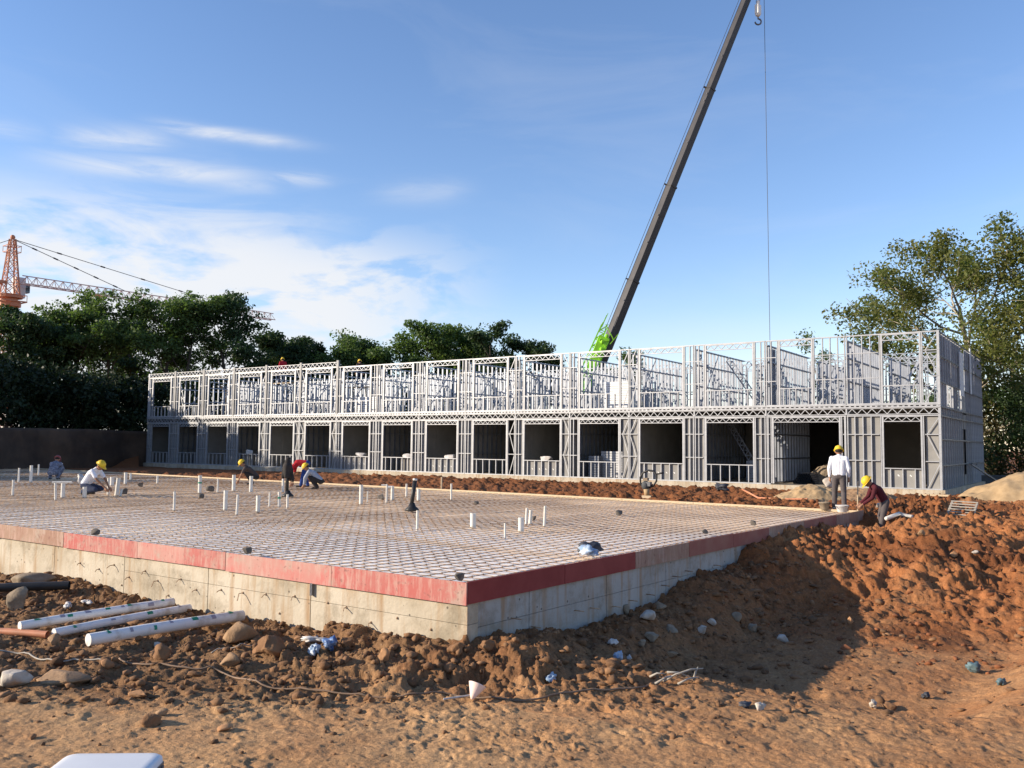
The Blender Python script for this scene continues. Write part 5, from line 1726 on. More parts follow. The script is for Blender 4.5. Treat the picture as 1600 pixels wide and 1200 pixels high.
# black standpipes
for px, by, ty, wt, lean, lab, jk in ((642, 797, 750, 7, .09, 'leaning black standpipe with a spread foot on the bare bars', False), (448, 775, 728, 6, 0, 'black standpipe with a dark jacket hung over its top', True)):
    p = at(px, by, -.04); Y = p[1]; h = (by - ty) / FPX * Y; r = wt / FPX * Y / 2
    t = thing('standpipe', lab, 'standpipe', (p[0], p[1], -.06), 0, 'black standpipes')
    MB().path([(0, 0, .02), (lean, 0, h)], [r * .85, r], 16).build('pipe', 'black_plastic', t, True)
    MB().lathe([(r * 2.6, 0), (r * 2.4, .05), (r * 1.3, .12), (r * .9, .2)], 14, (.03, 0, 0), 1.25, 1).build('foot', 'black_plastic', t, True)
    MB().path([(lean, 0, h), (lean + .004, 0, h + .045)], r * 1.02, 16).build('cap', 'pvc' if not jk else 'black_plastic', t, True)
    if jk:
        mb = MB(); hh = h
        mb.ball((0, 0, hh + .10), (.10, .11, .15), 14, 9); mb.cap((-.05, 0, hh + .02), (-.14, .03, hh - .34), .10, .06, 10); mb.cap((.05, -.02, hh), (.12, .02, hh - .40), .11, .07, 10)
        mb.cap((0, -.06, hh), (.0, -.10, hh - .3), .11, .09, 10); mb.cap((.13, 0, hh - .1), (.19, -.04, hh - .46), .055, .045, 8); mb.ball((.02, 0, hh + .24), (.075, .075, .06), 10, 6)
        j = thing('jacket', 'dark brown work jacket slung over the top of a black standpipe', 'jacket', (p[0], p[1], -.06))
        fuse(mb, 'cloth', .016, 'cloth_brown' if False else 'cloth_black', j, 3)


# ------------------------------------------------------------------ stones, lumps, blocks
def ico(sub=2):
    import bmesh
    bm = bmesh.new(); bmesh.ops.create_icosphere(bm, subdivisions=sub, radius=1.0)
    V = np.array([v.co[:] for v in bm.verts]); F = np.array([[v.index for v in f.verts] for f in bm.faces]); bm.free()
    return V, F


ICO2, ICO3, ICO1 = ico(2), ico(3), ico(1)


def rock_data(seed, facet=.35, rough=.10, sub=3, lumpy=False):
    rs = np.random.RandomState(seed); V, F = (ICO3 if sub == 3 else ICO2 if sub == 2 else ICO1); V = V.copy()
    for _ in range(7 if lumpy else 13):                    # broken off along random planes
        n = rs.normal(size=3); n /= np.linalg.norm(n); d = rs.uniform(.42, .82)
        s = V @ n - d; V = V - np.outer(np.clip(s, 0, None), n)
    V -= (V.max(0) + V.min(0)) / 2; V /= np.abs(V).max(0)
    x = V[:, 0] * 2.1 + seed * 3.7; y = V[:, 1] * 2.1 + V[:, 2] * 1.7
    V = V * (1 + rough * fbm(x, y, 4, seed)[:, None])
    if lumpy:
        V = V * (1 + .42 * (billow(x * .9, y * .9, 4, seed, .65) - .5))[:, None]
    return V, F


def rock(name, label, cat, pos, size, m, seed, rz=0.0, sink=.25, group=None, tilt=0.0, smooth=False):
    V, F = rock_data(seed, lumpy=(m == 'clod'))
    V = V * np.array(size) / 2
    if tilt:
        c, s = math.cos(tilt), math.sin(tilt); V = np.stack([V[:, 0] * c - V[:, 2] * s, V[:, 1], V[:, 0] * s + V[:, 2] * c], -1)
    V[:, 2] += size[2] / 2 * (1 - 2 * sink)
    o = link(name, np_mesh(name, V, F, m, smooth), None, pos, rz)
    return tag(o, label, cat, group)


# spacer blocks on the foundation
for i, (px, py, s, lab) in enumerate(((718, 907, .13, 'dark concrete spacer block on the near corner of the foundation'), (386, 865, .14, 'dark spacer block on the front boards, middle one of three'),
                                      (149, 835, .15, 'dark spacer block on the front boards farthest from the corner'), (1101, 833, .11, 'small spacer block near the right hand boards'),
                                      (1177, 820, .14, 'brown lump on the bars near the right hand boards'), (193, 771, .24, 'brown lump on the bars beside a tiny leaning stub'), (219, 760, .2, 'dark lump on the bars at the edge of the shade'),
                                      (328, 767, .24, 'dark round lump between two white stubs, far one'), (315, 778, .2, 'dark round lump on the bars near the middle of the left half'),
                                      (744, 788, .13, 'little brown lump right of the black standpipe'), (967, 804, .15, 'pale brown lump on the bars behind the blue bag'), (834, 812, .12, 'brown lump beside the cluster of three stubs'),
                                      (595, 780, .2, 'brown flat lump among the stubs left of the black standpipe'))):
    p = at(px, py, -.05)
    V, F = rock_data(300 + i, .5, .08)
    V = np.sign(V) * np.abs(V) ** .72
    V = V * np.array((s * .55, s * .45, s * .42)); V[:, 2] += s * .34
    tag(link('spacer_block', np_mesh('spacer_block', V, F, 'spacer'), None, (p[0], p[1], -.055), .4 + i), lab, 'block', 'lumps and blocks on the foundation')

RG = 'stones lying in the dug soil'
ROCKS = [  # px, py, width px, height px, depth ratio, mat, label
    (108, 1064, 88, 17, 1.1, 'stone_tan', 'broad flat tan rock slab in the left foreground'),
    (26, 1071, 48, 26, .8, 'stone_white', 'white rounded stone at the left picture edge'),
    (27, 952, 32, 38, .7, 'stone_grey', 'upright grey concrete chunk left of the white pipes'),
    (50, 914, 70, 20, .7, 'stone_grey', 'wide brownish boulder in the soil heap beside the concrete wall'),
    (378, 998, 58, 30, .8, 'stone_tan', 'tan boulder in the soil at the end of the nearest white pipe'),
    (371, 974, 24, 18, .8, 'stone_tan', 'small squared stone lying on the end of the nearest white pipe'),
    (361, 1038, 34, 18, .8, 'stone_tan', 'tan stone half way below the boulder and the cable'),
    (419, 1020, 44, 28, .8, 'clod', 'big dark soil lump right of the tan boulder'),
    (252, 1030, 26, 24, .8, 'clod', 'dark brown clod standing beside the cable, below the nearest pipe'),
    (541, 1011, 18, 14, .8, 'clod', 'dark clod at the right of the blue and white rags'),
    (599, 1032, 20, 20, .8, 'stone_orange', 'pale orange stone standing out right of the rags'),
    (236, 1133, 34, 18, .9, 'clod', 'dark clod in the open foreground below the flat rock'),
    (251, 1117, 20, 10, .9, 'stone_tan', 'pale tan stone just behind the foreground clod'),
    (352, 1141, 26, 9, .9, 'stone_orange', 'flat orange stone chip in the foreground'),
    (217, 1090, 34, 12, .9, 'stone_orange', 'flat reddish stone right of the rock slab'),
    (85, 1005, 18, 16, .9, 'stone_tan', 'small stone below the orange pipe end'),
    (130, 1026, 16, 10, .9, 'clod', 'lump at the open mouth of the nearest white pipe'),
    (247, 1012, 14, 10, .9, 'stone_white', 'small pale stone against the nearest white pipe'),
    (1012, 971, 32, 16, .8, 'stone_white', 'large whitish stone in the shade of the right hand wall'),
    (1030, 950, 26, 14, .8, 'stone_grey', 'grey stone highest in the shaded rubble at the wall'),
    (1018, 1000, 30, 16, .8, 'stone_grey', 'grey slab shaped stone in the shaded rubble'),
    (1003, 1008, 16, 12, .8, 'stone_grey', 'small grey stone beside the slab shaped one'),
    (1050, 988, 24, 16, .8, 'stone_grey', 'grey rough stone between two white ones in the shade'),
    (1097, 988, 17, 14, .8, 'stone_white', 'bright white stone in the middle of the shade'),
    (1112, 975, 18, 12, .8, 'stone_white', 'dull white stone behind the bright one'),
    (1151, 968, 20, 16, .8, 'stone_grey', 'upright grey stone at the far side of the rubble'),
    (1176, 986, 20, 14, .8, 'stone_grey', 'reddish grey stone in deep shade right of the rubble'),
    (1222, 1001, 27, 13, .8, 'stone_white', 'lone white stone near the edge of the shade'),
    (1329, 974, 12, 14, .8, 'stone_orange', 'tan stone at the sunlit end of the shade'),
    (976, 958, 18, 18, .8, 'stone_grey', 'dark stone leaning on the right hand wall'),
    (1050, 1026, 22, 8, .8, 'stone_tan', 'flat tan stone on the lit edge of the shade'),
    (713, 1020, 26, 17, .8, 'clod', 'soil lump below the near corner of the foundation'),
    (762, 1014, 22, 14, .8, 'clod', 'soil lump in sun right of the near corner'),
    (1390, 1108, 18, 10, .9, 'clod', 'dark clod beside a white lump in the right foreground'),
    (575, 1094, 12, 10, .9, 'clod', 'dark red clod below the cable left of the pink cone'),
    (580, 1097, 12, 8, .9, 'clod', 'brown clod touching the dark red one below the cable'),
    (1490, 872, 16, 10, .8, 'stone_orange', 'pale orange stone on the red heap'),
    (1440, 836, 14, 10, .8, 'stone_tan', 'tan stone in the hollow of the red heap'),
    (1523, 866, 12, 8, .8, 'stone_white', 'whitish stone high on the red heap'),
    (1372, 792, 10, 8, .8, 'stone_white', 'white broken piece behind the maroon shirt'),
]
for i, (px, py, w, h, dr, m, lab) in enumerate(ROCKS):
    x, y, z = on_ground(px, py)
    k = y / FPX
    rock('rock' if m != 'clod' else 'soil_lump', lab, 'stone' if m != 'clod' else 'clod', (x, y, z), (w * k * (.95 if py > 1010 or px < 700 else .8), w * k * dr * .85, h * k * (1.15 if py > 1010 or px < 700 else .95)), m, 20 + i, i * 1.3 if dr > .85 else 0.0, .22, RG, smooth=False)


# ------------------------------------------------------------------ loose clods: more than anyone would count
def build_clods():
    rs = np.random.RandomState(5)
    V0, F0 = ICO1
    bases = [rock_data(900 + i, .3, .35, 1)[0] for i in range(12)]
    for name, m, n, dom in (('loose_clods', 'clod', 5200, 0), ('loose_red_clods', 'clod_red', 4200, 1)):
        P = []
        tries = 0
        if dom == 0:
            X = rs.uniform(-9, 9, 60000); Y = rs.uniform(5.2, 18, 60000)
        else:
            X = np.concatenate([rs.uniform(3, 22, 50000), rs.uniform(-26, 14, 50000)]); Y = np.concatenate([rs.uniform(11, 28, 50000), rs.uniform(23, 60, 50000)])
        a, b = to_ab(X, Y); bx, by = to_b(X, Y)
        bb = B_BACK + .04 * a
        if dom == 0:
            d = np.where((b < 0) & (a > -.5), np.exp(-((-b) / 1.5) ** 2), 0) + np.where((a < 0) & (b > 0), .7 * np.exp(-((-a) / 2.2) ** 2), 0) + .5 * ((X < -1.5) & (Y > 8.6) & (b < 0)) + .05
            ok = ((a < -.08) | (b < -.08)) & (Y < 17) & ~((a < -1) & (b > 8))
        else:
            d = np.where((a < -.6) & (b > 5) & (Y < 27), .75, 0) + np.where((b > bb + .2) & (by < -.25) & (a > -.5), 1.0, 0)
            ok = (a < -.2) | (b > bb + .15)
        keep = ok & (rs.random(len(X)) < d)
        X, Y = X[keep][:n], Y[keep][:n]
        Z = ground_arr(X, Y); k = len(X)
        s = .012 + .05 * rs.random(k) ** 4 * np.where(Y < 8.6, .5, 1) + (.025 * (rs.random(k) < .03) * (Y > 9))
        if dom == 1:
            s = s * (.9 + .4 * (Y > 22))
        Vs = []; Fs = []; ax3 = rs.uniform(.6, 1.45, (k, 3))
        for i in range(k):
            B = bases[i % 12]; c, sn = math.cos(i), math.sin(i)
            W = np.stack([B[:, 0] * c - B[:, 1] * sn, B[:, 0] * sn + B[:, 1] * c, B[:, 2] * .75], -1) * s[i] * ax3[i] + (X[i], Y[i], Z[i] + s[i] * .3)
            Vs.append(W); Fs.append(F0 + i * len(V0))
        tag(link(name, np_mesh(name, np.concatenate(Vs), np.concatenate(Fs), m)), kind='stuff')


build_clods()


# ------------------------------------------------------------------ pipes and cables on the ground
def ground_pipe(name, label, cat, p0, p1, r, m, lift=0.6, marks=0, open_end=True, group=None, end_lift=(0, 0), seed=0):
    a = np.array(on_ground(*p0)); b = np.array(on_ground(*p1))
    a[2] += r * lift + end_lift[0]; b[2] += r * lift + end_lift[1]
    t = thing(name, label, cat, tuple(a), 0, group)
    d = b - a; n = 20
    mb = MB(); mb.path([np.zeros(3), d * .33 + (0, 0, .01), d * .66 + (0, 0, .008), d], r, n, caps=False)
    mb.path([np.zeros(3) + d * 0, d / np.linalg.norm(d) * .25], r * .93, n, caps=False)
    mb.build('pipe', m, t, True)
    if open_end:
        u = d / np.linalg.norm(d); s = np.cross(u, (0, 0, 1)); s /= np.linalg.norm(s); tt = np.cross(s, u)
        v = []; f = []
        for k in range(n):
            q = 2 * math.pi * k / n; e = s * math.cos(q) + tt * math.sin(q); v += [e * r - u * .001, e * r * .93 - u * .001]
        for k in range(n):
            k2 = (k + 1) % n; f.append((2 * k, 2 * k + 1, 2 * k2 + 1, 2 * k2))
        f.append(tuple(2 * k + 1 for k in range(n)))
        MB().add(v, f).build('end_cap', 'pvc' if m == 'pvc' else m, t)
    rng = random.Random(seed)
    L = np.linalg.norm(d); u = d / L; s = np.cross(u, (0, 0, 1)); s /= np.linalg.norm(s); tt = np.cross(s, u)
    for k in range(marks):                                 # printed stripes and emblems along the pipe, facing up and out
        c0 = L * (.12 + .78 * k / max(1, marks - 1)); w = rng.uniform(.045, .10) ; gm = 'pvc_green' if k % 2 == 0 else 'pvc_ink'
        mb = MB(); v = []; f = []; q0 = rng.uniform(-10, 45); sp_ = rng.uniform(28, 62); c0 += rng.uniform(-.06, .06)
        for i in range(9):
            q = R_(q0 + sp_ * i / 8 + rng.uniform(-3, 3)); e = (s * math.cos(q) + tt * math.sin(q)) * (r + .0025)
            v += [u * (c0 - w / 2 + .012 * (i % 2)) + e + (0, 0, .008), u * (c0 + w / 2 - (.03 * (i / 8) if k % 3 == 0 else 0)) + e + (0, 0, .008)]
        for i in range(8):
            f.append((2 * i, 2 * i + 1, 2 * i + 3, 2 * i + 2))
        mb.add(v, f).build('printed_mark', gm, t)
    return t


WG = 'white drain pipes with printed green marks'
ground_pipe('drain_pipe', 'nearest white drain pipe with green marks, its open end towards the camera', 'drain pipe', (137, 1021), (378, 976), .075, 'pvc_dirty', 1.3, 7, True, WG, (.06, .03), 1)
ground_pipe('drain_pipe', 'rear white drain pipe with green marks lying highest of the three', 'drain pipe', (30, 994), (270, 955), .06, 'pvc_dirty', 1.2, 9, True, WG, (.05, .03), 2)
ground_pipe('drain_pipe', 'greyish drain pipe partly buried in front of the rear white one', 'drain pipe', (84, 997), (296, 956), .058, 'pvc_dirty', .75, 4, True, WG, (.02, .01), 3)
ground_pipe('conduit', 'short orange conduit running out of the picture at the left edge', 'conduit', (-30, 992), (74, 998), .045, 'orange_pipe', 1.1, 0)
ground_pipe('black_pipe', 'thick black pipe running along the heap at the left edge', 'black pipe', (-40, 935), (108, 926), .07, 'black_plastic', 1.2, 0, end_lift=(.05, .02))


def ground_cable(name, label, pts, r, m, cat='cable'):
    P = []
    W = [np.array(on_ground(*p)) for p in pts]
    for i in range(len(W) - 1):
        for k in range(7):
            t = k / 7; p0 = W[max(i - 1, 0)]; p1 = W[i]; p2 = W[i + 1]; p3 = W[min(i + 2, len(W) - 1)]
            q = .5 * ((2 * p1) + (-p0 + p2) * t + (2 * p0 - 5 * p1 + 4 * p2 - p3) * t * t + (-p0 + 3 * p1 - 3 * p2 + p3) * t ** 3)
            P.append((q[0], q[1], gz(q[0], q[1]) + r * 1.2))
    P.append((W[-1][0], W[-1][1], W[-1][2] + r))
    # rests on the high spots only
    P = np.array(P); z = P[:, 2].copy()
    for _ in range(6):
        z[1:-1] = np.maximum(P[1:-1, 2], (z[:-2] + z[2:]) / 2 - .003)
    P[:, 2] = z
    o = MB().path(list(P), r, 6).build(name, m, None, True)
    return tag(o, label, cat)


ground_cable('cable', 'long brown cable winding across the whole foreground', [(186, 1031), (222, 1040), (300, 1048), (345, 1053), (400, 1067), (470, 1077), (560, 1086), (640, 1087), (700, 1087), (760, 1092), (830, 1097), (900, 1084), (960, 1080), (1005, 1075), (1026, 1067)], .0105, 'cable')
ground_cable('cable', 'pale cable end coming in at the left edge under the pipes', [(-20, 1020), (20, 1021), (45, 1024), (80, 1033), (120, 1036), (163, 1034)], .009, 'timber_grey')
ground_cable('wire', 'thin pale wire between the tan boulder and the soil heap', [(330, 1022), (350, 1016), (375, 1010), (405, 1006)], .007, 'timber_grey', 'wire')
mb = MB()
g = np.array(on_ground(1045, 1072))
for k, (p, q) in enumerate((((-.15, 0, .02), (.12, .1, .10)), ((.12, .1, .10), (.42, .2, .14)), ((-.05, .05, .03), (.2, .0, .16)), ((.1, 0, .02), (.35, .1, .07)), ((0, .1, .12), (.25, .15, .06)), ((-.2, .05, .08), (-.05, 0, .13)), ((.3, .15, .02), (.36, .18, .16)))):
    mb.path([p, (np.array(p) + q) / 2 + (0, 0, .02), q], [.014, .011, .006], 5)
tag(mb.build('branch', 'timber_grey', None, True, tuple(g)), 'dry twisted branch at the end of the long cable', 'branch')


# ------------------------------------------------------------------ litter
def crumple(name, label, cat, px, py, w, h, m, seed, dr=.7, z=None, lift=0.0, extra=None):
    if z is None:
        x, y, z_ = on_ground(px, py)
    else:
        p = at(px, py, z); x, y, z_ = p
    k = y / FPX
    V, F = ICO3; V = V.copy()
    n = fbm(V[:, 0] * 1.6 + seed, V[:, 1] * 1.6 + V[:, 2] * 1.1, 4, seed)
    r = np.abs(fbm(V[:, 0] * 3 + seed, V[:, 1] * 3 - V[:, 2] * 2, 3, seed + 3))
    r2 = np.abs(fbm(V[:, 0] * 5 - seed, V[:, 1] * 5 + V[:, 2] * 4, 3, seed + 6))
    V = V * (1 + .75 * n - .75 * r - .45 * r2)[:, None]
    V = V * np.array((w * k, w * k * dr, h * k * 1.15)) * .5; V[:, 2] = np.maximum(V[:, 2] + h * k * .42, -.02)
    o = link(name, np_mesh(name, V, F, m), None, (x, y, z_ + lift), seed * .7)
    return tag(o, label, cat)


crumple('plastic_bag', 'blue and pale plastic bag with dark cloth lying on the bars', 'bag', 921, 868, 42, 16, 'bag_paleblue', 3, .6, -.04)
crumple('cloth', 'dark cloth bundle behind the pale blue bag on the bars', 'cloth', 920, 864, 46, 20, 'bag_dark', 5, .5, -.04)
crumple('rag', 'dark blue and white rag in the soil left of centre', 'rag', 516, 1016, 36, 24, 'bag_blue', 7)
crumple('rag', 'pale blue rag folded up beside the dark blue one', 'rag', 491, 1027, 22, 18, 'bag_paleblue', 8)
crumple('plastic_bag', 'white torn plastic strip above the rags', 'bag', 492, 1003, 40, 10, 'bag_white', 9, .4)
crumple('plastic_bag', 'bluish white plastic scrap in the sun below the shaded area', 'plastic scrap', 862, 1066, 24, 13, 'bag_paleblue', 10)
crumple('plastic_bag', 'crumpled pale blue bag inside the shade', 'bag', 966, 1033, 22, 13, 'bag_paleblue', 11)
crumple('plastic_bag', 'small grey bag touching the crumpled pale blue one', 'bag', 983, 1031, 12, 8, 'bag_white', 12)
crumple('plastic_bag', 'torn grey plastic near the wall foot in shade', 'plastic scrap', 957, 1008, 16, 10, 'bag_white', 13)
crumple('paper_scrap', 'cream crumpled paper lump beside a black scrap', 'paper', 1189, 1110, 20, 13, 'stone_white', 14)
crumple('plastic_bag', 'flat black plastic scrap beside the cream lump', 'plastic scrap', 1164, 1104, 34, 9, 'bag_dark', 15)
crumple('paper_scrap', 'cream crumpled paper lump in the right foreground beside a dark clod', 'paper', 1365, 1108, 18, 12, 'stone_white', 16)
crumple('plastic_bag', 'dull teal plastic sheet scrap in a hollow at the right', 'plastic scrap', 1518, 1050, 26, 18, 'teal', 17)
crumple('plastic_bag', 'small teal scrap farthest right in the foreground', 'plastic scrap', 1566, 1071, 20, 13, 'teal', 18)
crumple('plastic_bag', 'white plastic chip standing against the teal sheet', 'plastic scrap', 1528, 1048, 10, 13, 'bag_white', 19)
crumple('plastic_bag', 'torn white bag with green print by the rear pipes', 'bag', 105, 953, 30, 12, 'bag_white', 21, .5)
crumple('plastic_bag', 'pale plastic strip right of the torn bag by the rear pipes', 'bag', 136, 947, 26, 9, 'bag_white', 22, .4)
crumple('plastic_bag', 'dark plastic scrap on the slope left of the teal sheet', 'plastic scrap', 1446, 1092, 18, 11, 'bag_dark', 23)
crumple('plastic_bag', 'white lump of cloth on the bars behind the kneeling person', 'bag', 126, 756, 12, 16, 'bag_white', 24, .7, -.05)
# pink cone with stick
x, y, z = on_ground(738, 1096)
t = thing('plastic_cone', 'pale pink plastic funnel lying on its side on the cable', 'funnel', (x, y, z + .06), .3)
mb = MB(); mb.lathe([(.012, -.10), (.03, -.07), (.09, .05), (.092, .055), (.086, .05), (.02, -.05)], 18)
c = mb.build('cone', 'pink_plastic', t, True); c.rotation_euler = (R_(-18), R_(28), 0); c.location = (.03, 0, .03)
s = MB().path([(-.30, -.01, -.035), (-.02, 0, -.02)], .009, 6).build('stick', 'bag_white', t)

# ------------------------------------------------------------------ white case in the left corner
p = at(152, 1198, -.36)
t = thing('white_case', 'top of a white metal case with a ribbed dark end at the bottom left corner', 'case', (p[0] + .02, p[1], -.36), R_(3))
mb = MB(); n = 8; w, d, r = .62, .50, .07
v = []; f = []
out = []
for cx, cy, a0 in ((w / 2 - r, d / 2 - r, 0), (-w / 2 + r, d / 2 - r, 90), (-w / 2 + r, -d / 2 + r, 180), (w / 2 - r, -d / 2 + r, 270)):
    for k in range(6):
        a = R_(a0 + 90 * k / 5); out.append((cx + r * math.cos(a), cy + r * math.sin(a)))
ring = [(-.42, 1.0), (-.045, 1.0), (-.012, .985), (0.0, .93), (.004, .80)]
for z, s in ring:
    v += [(x * s, y * s, z) for x, y in out]
m = len(out)
for i in range(len(ring) - 1):
    for k in range(m):
        k2 = (k + 1) % m; f.append((i * m + k, i * m + k2, (i + 1) * m + k2, (i + 1) * m + k))
f.append(tuple((len(ring) - 1) * m + k for k in range(m))); f.append(tuple(range(m - 1, -1, -1)))
mb.add(v, f).build('shell', 'white_paint', t, True)
for k in range(7):
    MB().box(w / 2 + .0005, w / 2 + .016, -.17 + k * .052, -.145 + k * .052, -.36, -.055).build('rib', 'galv_dark', t)
MB().box(w / 2 - .01, w / 2 + .003, -.20, .20, -.38, -.04).build('end_panel', 'galv_dark', t)
for sx in (-1, 1):
    MB().box(sx * .25 - .04, sx * .25 + .04, -.18, .18, -.50, -.42).build('runner', 'timber_grey', t)

# ------------------------------------------------------------------ buckets, rammer, heaps
def bucket(px, py, h, r, lab, m):
    p = at(px, py, -.035); t = thing('bucket', lab, 'bucket', (p[0], p[1], -.035), 0, 'concrete stained buckets')
    mb = MB(); mb.lathe([(r * .74, 0), (r * .98, h), (r * 1.06, h), (r * 1.06, h - .025), (r * 1.02, h - .028)], 20)
    mb2 = MB(); mb2.lathe([(r * .72, .02), (r * .95, h + .001)], 20)
    V = MB(); prof = [(r * .74, 0), (r * 1.0, h), (r * 1.07, h + .004), (r * 1.07, h - .03), (r * 1.03, h - .03)]
    vs = []; fs = []; n = 20
    prof = [(r * .72, h * .55), (r * .96, h), (r * 1.05, h + .003), (r * 1.06, h - .03), (r * .99, h - .032), (r * .74, 0)]
    for rr, z in prof:
        for k in range(n):
            a = 2 * math.pi * k / n; vs.append((rr * math.cos(a), rr * math.sin(a), z))
    for i in range(len(prof) - 1):
        for k in range(n):
            k2 = (k + 1) % n; fs.append((i * n + k, i * n + k2, (i + 1) * n + k2, (i + 1) * n + k))
    fs.append(tuple(range(n)))
    V.add(vs, fs).build('shell', m, t, True)
    pts = [(r * 1.05 * math.cos(a), r * .2 * math.sin(a) - r * .9 * math.sin(a), h - .02 - .10 * math.sin(a)) for a in np.linspace(0, math.pi, 12)]
    MB().path(pts, .006, 5).build('handle', 'wire', t)


bucket(1288, 796, .20, .14, 'dull brown bucket left of the feet of the person in white', 'stone_grey')
bucket(1316, 800, .18, .16, 'pale grey bucket in front of the feet of the person in white', 'bag_white')

x, y = at(1011, 777, -.05)[:2]
t = thing('tamping_rammer', 'upright tamping rammer with a hooped black handle on the red soil strip', 'rammer', (x, y, gz(x, y) - .02), R_(-30))
MB().box(-.14, .18, -.13, .13, 0, .09).build('shoe_plate', 'timber', t)
MB().path([(0, 0, .08), (-.02, 0, .30)], [.085, .10], 14).build('bellows', 'sand', t, True)
mb = MB(); mb.ball((-.05, 0, .42), (.14, .13, .16), 14, 9); mb.build('engine', 'wall_dark', t, True)
MB().box(-.02, .14, -.09, .09, .40, .54).build('carburettor', 'galv_dark', t)
MB().box(-.12, .04, -.08, .08, .575, .67).build('fuel_tank', 'stone_grey', t)
MB().path([(-.16, .0, .36), (-.23, 0, .5), (-.24, 0, .68), (-.14, 0, .84), (.05, 0, .92), (.24, 0, .90), (.34, 0, .76), (.33, 0, .58), (.24, 0, .44), (.05, 0, .36)], .034, 8).build('handle', 'black_plastic', t, True)
MB().path([(.32, 0, .80), (.58, 0, .86)], .028, 7).build('grip', 'black_plastic', t, True)


def heap(name, label, cat, x, y, z, w, d, h, m, seed, lump=.12, dent=None, kind=None, steep=1.0):
    n = 90; gx, gy = np.meshgrid(np.linspace(-1, 1, n), np.linspace(-1, 1, n))
    r = np.sqrt(gx ** 2 + gy ** 2) * (1 + .16 * fbm(gx * 1.5 + seed, gy * 1.5, 3, seed))
    H = np.clip(1 - r, 0, 1) ** .85; H = np.minimum(H * 1.25, .82 + .18 * H)
    H = H + lump * fbm(gx * 5 + seed, gy * 5, 5, seed + 1) * (H > .01)
    if dent:
        for dx, dy, dr, dd in dent:
            H = H - dd * np.exp(-(((gx - dx) ** 2 + (gy - dy) ** 2) / dr ** 2) ** 2)
    V = np.stack([gx * w / 2, gy * d / 2, H * h - .12 * (r > 1)], -1).reshape(-1, 3)
    idx = np.arange(n * n).reshape(n, n); q = np.stack([idx[:-1, :-1], idx[:-1, 1:], idx[1:, 1:], idx[1:, :-1]], -1).reshape(-1, 4)
    o = link(name, np_mesh(name, V, q, m, True), None, (x, y, z))
    return tag(o, label, cat)


heap('sand_heap', 'large tan sand heap with a dug out hollow at the right edge', 'sand heap', px_x(1622, 29), 29, -.12, 5.0, 4.0, 1.05, 'sand', 3, .10, [(-.02, -.42, .26, .5)])
heap('rubble_heap', 'low pale heap of broken mortar behind the person in white', 'rubble heap', px_x(1268, 29.5), 29.5, -.12, 2.8, 2.0, .48, 'sand', 8, .22)
heap('rubble_heap', 'low stony heap right of the legs of the person in white', 'rubble heap', px_x(1345, 29.5), 29.5, -.12, 2.6, 2.0, .38, 'stone_tan', 12, .25)
heap('gravel_heap', 'grey gravel heap inside the open passage of the frame', 'gravel heap', *bl(-4.9, 3.2, .1), 2.6, 2.2, .8, 'stone_grey', 15, .15)
for i, (px, py, w, h, lab) in enumerate(((1296, 765, 22, 14, 'pale boulder on top of the mortar heap'), (1251, 772, 14, 8, 'pale lump at the left foot of the mortar heap'), (1330, 772, 26, 12, 'white slab in the stony heap right of the person in white'))):
    p = at(px, py, .02); k = p[1] / FPX
    rock('rock', lab, 'stone', (p[0], p[1], .15 if i == 0 else -.05), (w * k, w * k * .7, h * k * 1.2), 'stone_white', 80 + i, .3, .2, RG)

# wooden pallet-like ladder leaning on the sand heap
p = at(1478, 799, .02)
t = thing('slatted_frame', 'slatted timber pallet propped against the sand heap', 'pallet', (p[0], p[1], gz(p[0], p[1]) + .04))
A_ = np.array((0, 0, .04)); U_ = np.array((.55, -.32, -.02)); W_ = np.array((.46, .62, .30))
for k in range(6):
    q = A_ + W_ * (k / 5.0); MB().beam(q, q + U_, .085, .025, (0, 0, 1)).build('slat', 'timber_grey', t)
for s in (.04, .96):
    q = A_ + U_ * s + (0, 0, -.035); MB().beam(q - W_ * .06, q + W_ * 1.06, .05, .045).build('stringer', 'timber_grey', t)
for i, (px, py, L, lab, m) in enumerate(((1460, 780, .95, 'short pale timber plank at the foot of the frame corner', 'timber'), (1405, 783, .5, 'small white offcut board right of the maroon shirt', 'bag_white'))):
    p = at(px, py, -.03); rz = B_ANG if i == 0 else .1
    tag(MB().box(-L / 2, L / 2, -.06, .06, 0, .06).build('plank', m, None, False, (p[0], p[1], gz(p[0], p[1]) + .03), rz), lab, 'plank')
pts = [at(1385, 812, -.1), at(1405, 806, -.06), at(1425, 809, -.08)]
t = MB().path([np.array((q[0], q[1], gz(q[0], q[1]) + .10)) for q in pts], .05, 10).build('drain_pipe', 'pvc', None, True)
tag(t, 'bent white pipe length on the red heap right of the maroon shirt', 'pipe')
# long pale conduit on the strip behind the foundation
ground_c = [at(1160, 776, -.1), at(1185, 781, -.1), at(1225, 781, -.1), at(1262, 785, -.1)]
tag(MB().path([np.array((q[0], q[1], gz(q[0], q[1]) + .06)) for q in ground_c], .035, 8).build('conduit', 'orange_pipe', None, True), 'dull orange conduit on the red strip left of the person in white', 'conduit')
x, y = at(1127, 768, 0)[:2]
crumple('tarpaulin', 'dark crumpled tarpaulin on the red strip in front of the frame', 'tarpaulin', 1127, 769, 26, 13, 'bag_dark', 31, .7, -.1, .05)
p = at(1310, 760, 0)
t = MB().path([(0, 0, -.1), (.02, 0, .75)], .018, 7).build('stake', 'timber', None, False, (at(1340, 797, -.04)[0], at(1340, 797, -.04)[1], 0.0)); tag(t, 'thin upright timber stake between the two people at the far corner', 'stake')


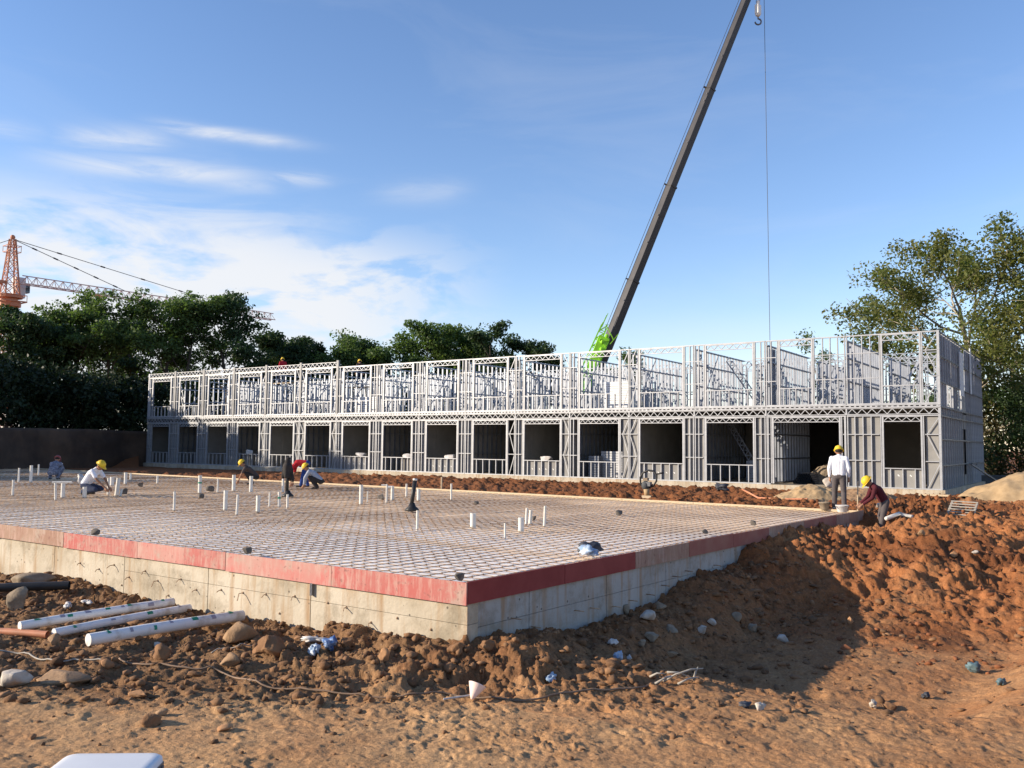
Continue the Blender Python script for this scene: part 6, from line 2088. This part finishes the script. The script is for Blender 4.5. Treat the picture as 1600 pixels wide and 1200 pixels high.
# ------------------------------------------------------------------ materials stored inside the frame
def section_stack(x, y, z, L, rows, cols, lab, m='galv'):
    t = thing('section_stack', lab, 'stack', bl(x, y, z), B_ANG)
    for r in range(rows):
        mb = MB()
        MB().box(-L / 2, L / 2, 0, cols * .11, r * .115, r * .115 + .10).build('steel_section', m, t)
        for c in range(cols):
            pass
    return t


section_stack(-14.6, 1.2, .13, 1.5, 11, 7, 'tall stack of pale steel sections on the ground floor behind a low sill', 'galv')
section_stack(-15.55, .8, .13, .55, 9, 4, 'short dark stack of steel sections beside the tall pale one', 'galv_inner')
section_stack(-14.4, 1.0, 3.40, 1.3, 12, 7, 'stack of pale panels on the upper floor under the boom foot', 'white_paint')
section_stack(-31.2, 1.0, 3.40, 1.6, 9, 7, 'low stack of pale panels on the upper floor in the left half', 'white_paint')
section_stack(-8.0, 2.2, .13, .8, 8, 5, 'bundle of grey boxes inside the bay left of the passage', 'galv_inner')
for k, (x, z0, lab) in enumerate(((-17.9, .9, 'white wrapped packet on the window sill right of the tall opening'), (-24.1, .9, 'glass like wrapped bundle on a window sill at mid frame'), (-27.1, .9, 'pale packet on the sill left of the wrapped bundle'), (-30.8, .9, 'heap of crumpled foil on a sill in the left half'), (-40.9, .9, 'pale board offcut standing on a shaded sill'))):
    V, F = rock_data(500 + k, .3, .2)
    V = np.sign(V) * np.abs(V) ** .7 * np.array(((.35, .25, .13) if k < 4 else (.32, .06, .2))); V[:, 2] += .10
    tag(link('packet', np_mesh('packet', V, F, 'bag_white'), None, bl(x, .30, z0 - .02), B_ANG), lab, 'packet')
    if True:
        MB().box(-.5, .5, -.2, .2, 0, .76).build('crate', 'board_dim', None, False, bl(x, .36, .11), B_ANG)
        o = COL.objects[-1]
        tag(o, 'plain crate under the ' + lab, 'crate')
t = thing('pipe_bundle', 'bundle of small grey pipes lying in the open passage, ends towards the camera', 'pipe bundle', bl(-6.0, 1.4, .1), B_ANG)
for r in range(5):
    for c in range(9 - r):
        mb = MB(); x0 = c * .105 + r * .052
        mb.path([(x0, 0, .05 + r * .09), (x0, 2.6, .05 + r * .09)], .05, 10, False); mb.path([(x0, .001, .05 + r * .09), (x0, .4, .05 + r * .09)], .043, 10, False)
        mb.build('pipe', 'galv_inner', t, True)
